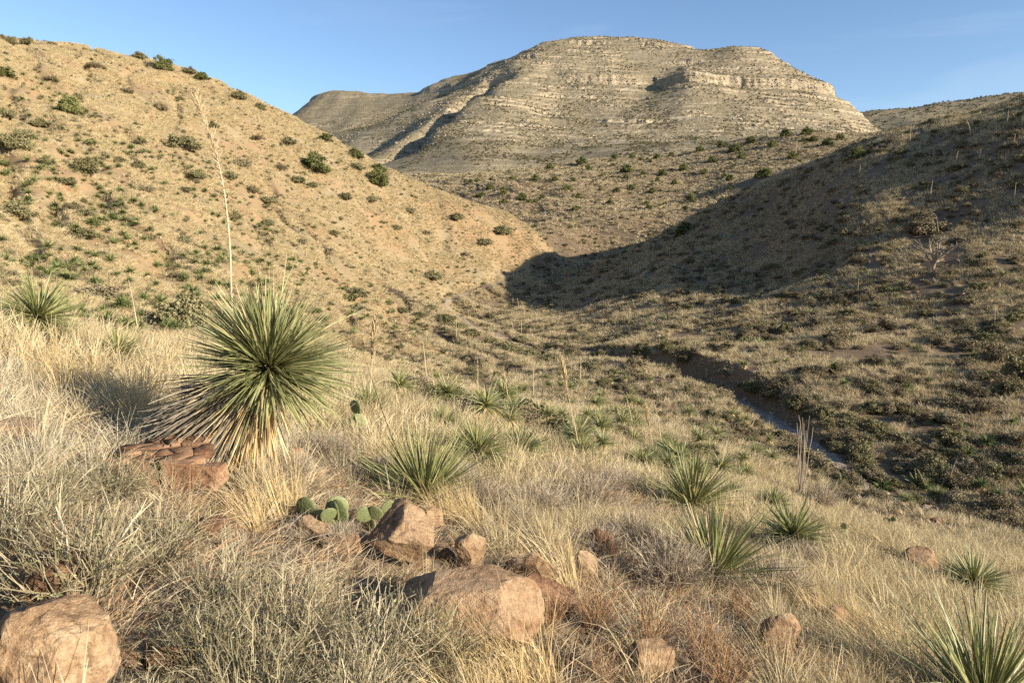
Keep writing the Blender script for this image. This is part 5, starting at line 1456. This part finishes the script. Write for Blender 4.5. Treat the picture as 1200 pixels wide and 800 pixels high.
# mountain: broken ledges, boulders and dots of scrub on its beds
def mpoints(n, r):
    i = r.random(n) * (len(my) - 61); j = 10 + r.random(n) * (len(mc) - 20)
    i0 = i.astype(int); j0 = j.astype(int); fi = i - i0; fj = j - j0
    def bl(A): return A[i0, j0] * (1 - fi) * (1 - fj) + A[i0 + 1, j0] * fi * (1 - fj) + A[i0, j0 + 1] * (1 - fi) * fj + A[i0 + 1, j0 + 1] * fi * fj
    return np.stack([bl(MX), bl(MY), bl(MZ)], 1)
MB = [rock_mesh(1140 + i, (0.5, 0.42, 0.42), 1, 5, M_MOUNT, 'block', 0.1, [((0, 0, 1), 0.6), ((0, 0, -1), 0.6)]) for i in range(5)]
P = mpoints(16000, rs)
k = (fbm(P[:, 0] / 60, P[:, 1] / 60, 3, 91) > -0.1) & (P[:, 2] > 70)
P = P[k]
scatter('mountain_boulders', P, rs.uniform(0, 6.28, len(P)), 0.8 + 2.6 * rs.random(len(P)) ** 3, MB, 'broken limestone blocks strewn along the beds of the mountain', r=rs, tilt=0.25)
gyy, gxx = np.gradient(MZ); sl = np.abs(gyy[:560]) / 0.948
ii, jj = np.where((sl > 1.15) & (MZ[:560] > 95))
sel = rs.choice(len(ii), min(9000, len(ii)), replace=False); ii, jj = ii[sel], jj[sel]
P = np.stack([MX[ii, jj], MY[ii, jj], MZ[ii, jj] - 0.6], 1)
scatter('cliff_blocks', P, rs.normal(0, 0.5, len(P)), 1.2 + 3.2 * rs.random(len(P)) ** 2.5, MB, 'jointed limestone blocks standing out of the cliff bands', r=rs, tilt=0.1)
P = mpoints(36000, rs); P = P[(P[:, 2] > 40) & (fbm(P[:, 0] / 40, P[:, 1] / 40, 3, 191) > 0.40 * rs.random(len(P)) - 0.20)]
scatter('mountain_scrub', P, rs.uniform(0, 6.28, len(P)), rs.uniform(0.7, 2.0, len(P)), [b[0] for b in OLIVE] + [b[0] for b in BROWN], 'tiny dark scrub dotting the mountain', r=rs)

i_ = rs.integers(0, rx.size, 9000)
P = np.stack([rx.ravel()[i_] + rs.uniform(-2, 2, 9000), ry.ravel()[i_] + rs.uniform(-2.5, 2.5, 9000), rz.ravel()[i_]], 1)
scatter('ridge_scrub', P, rs.uniform(0, 6.28, 9000), rs.uniform(1.5, 4.0, 9000), [b[0] for b in OLIVE], 'dark scrub dotting the far ridge', r=rs)
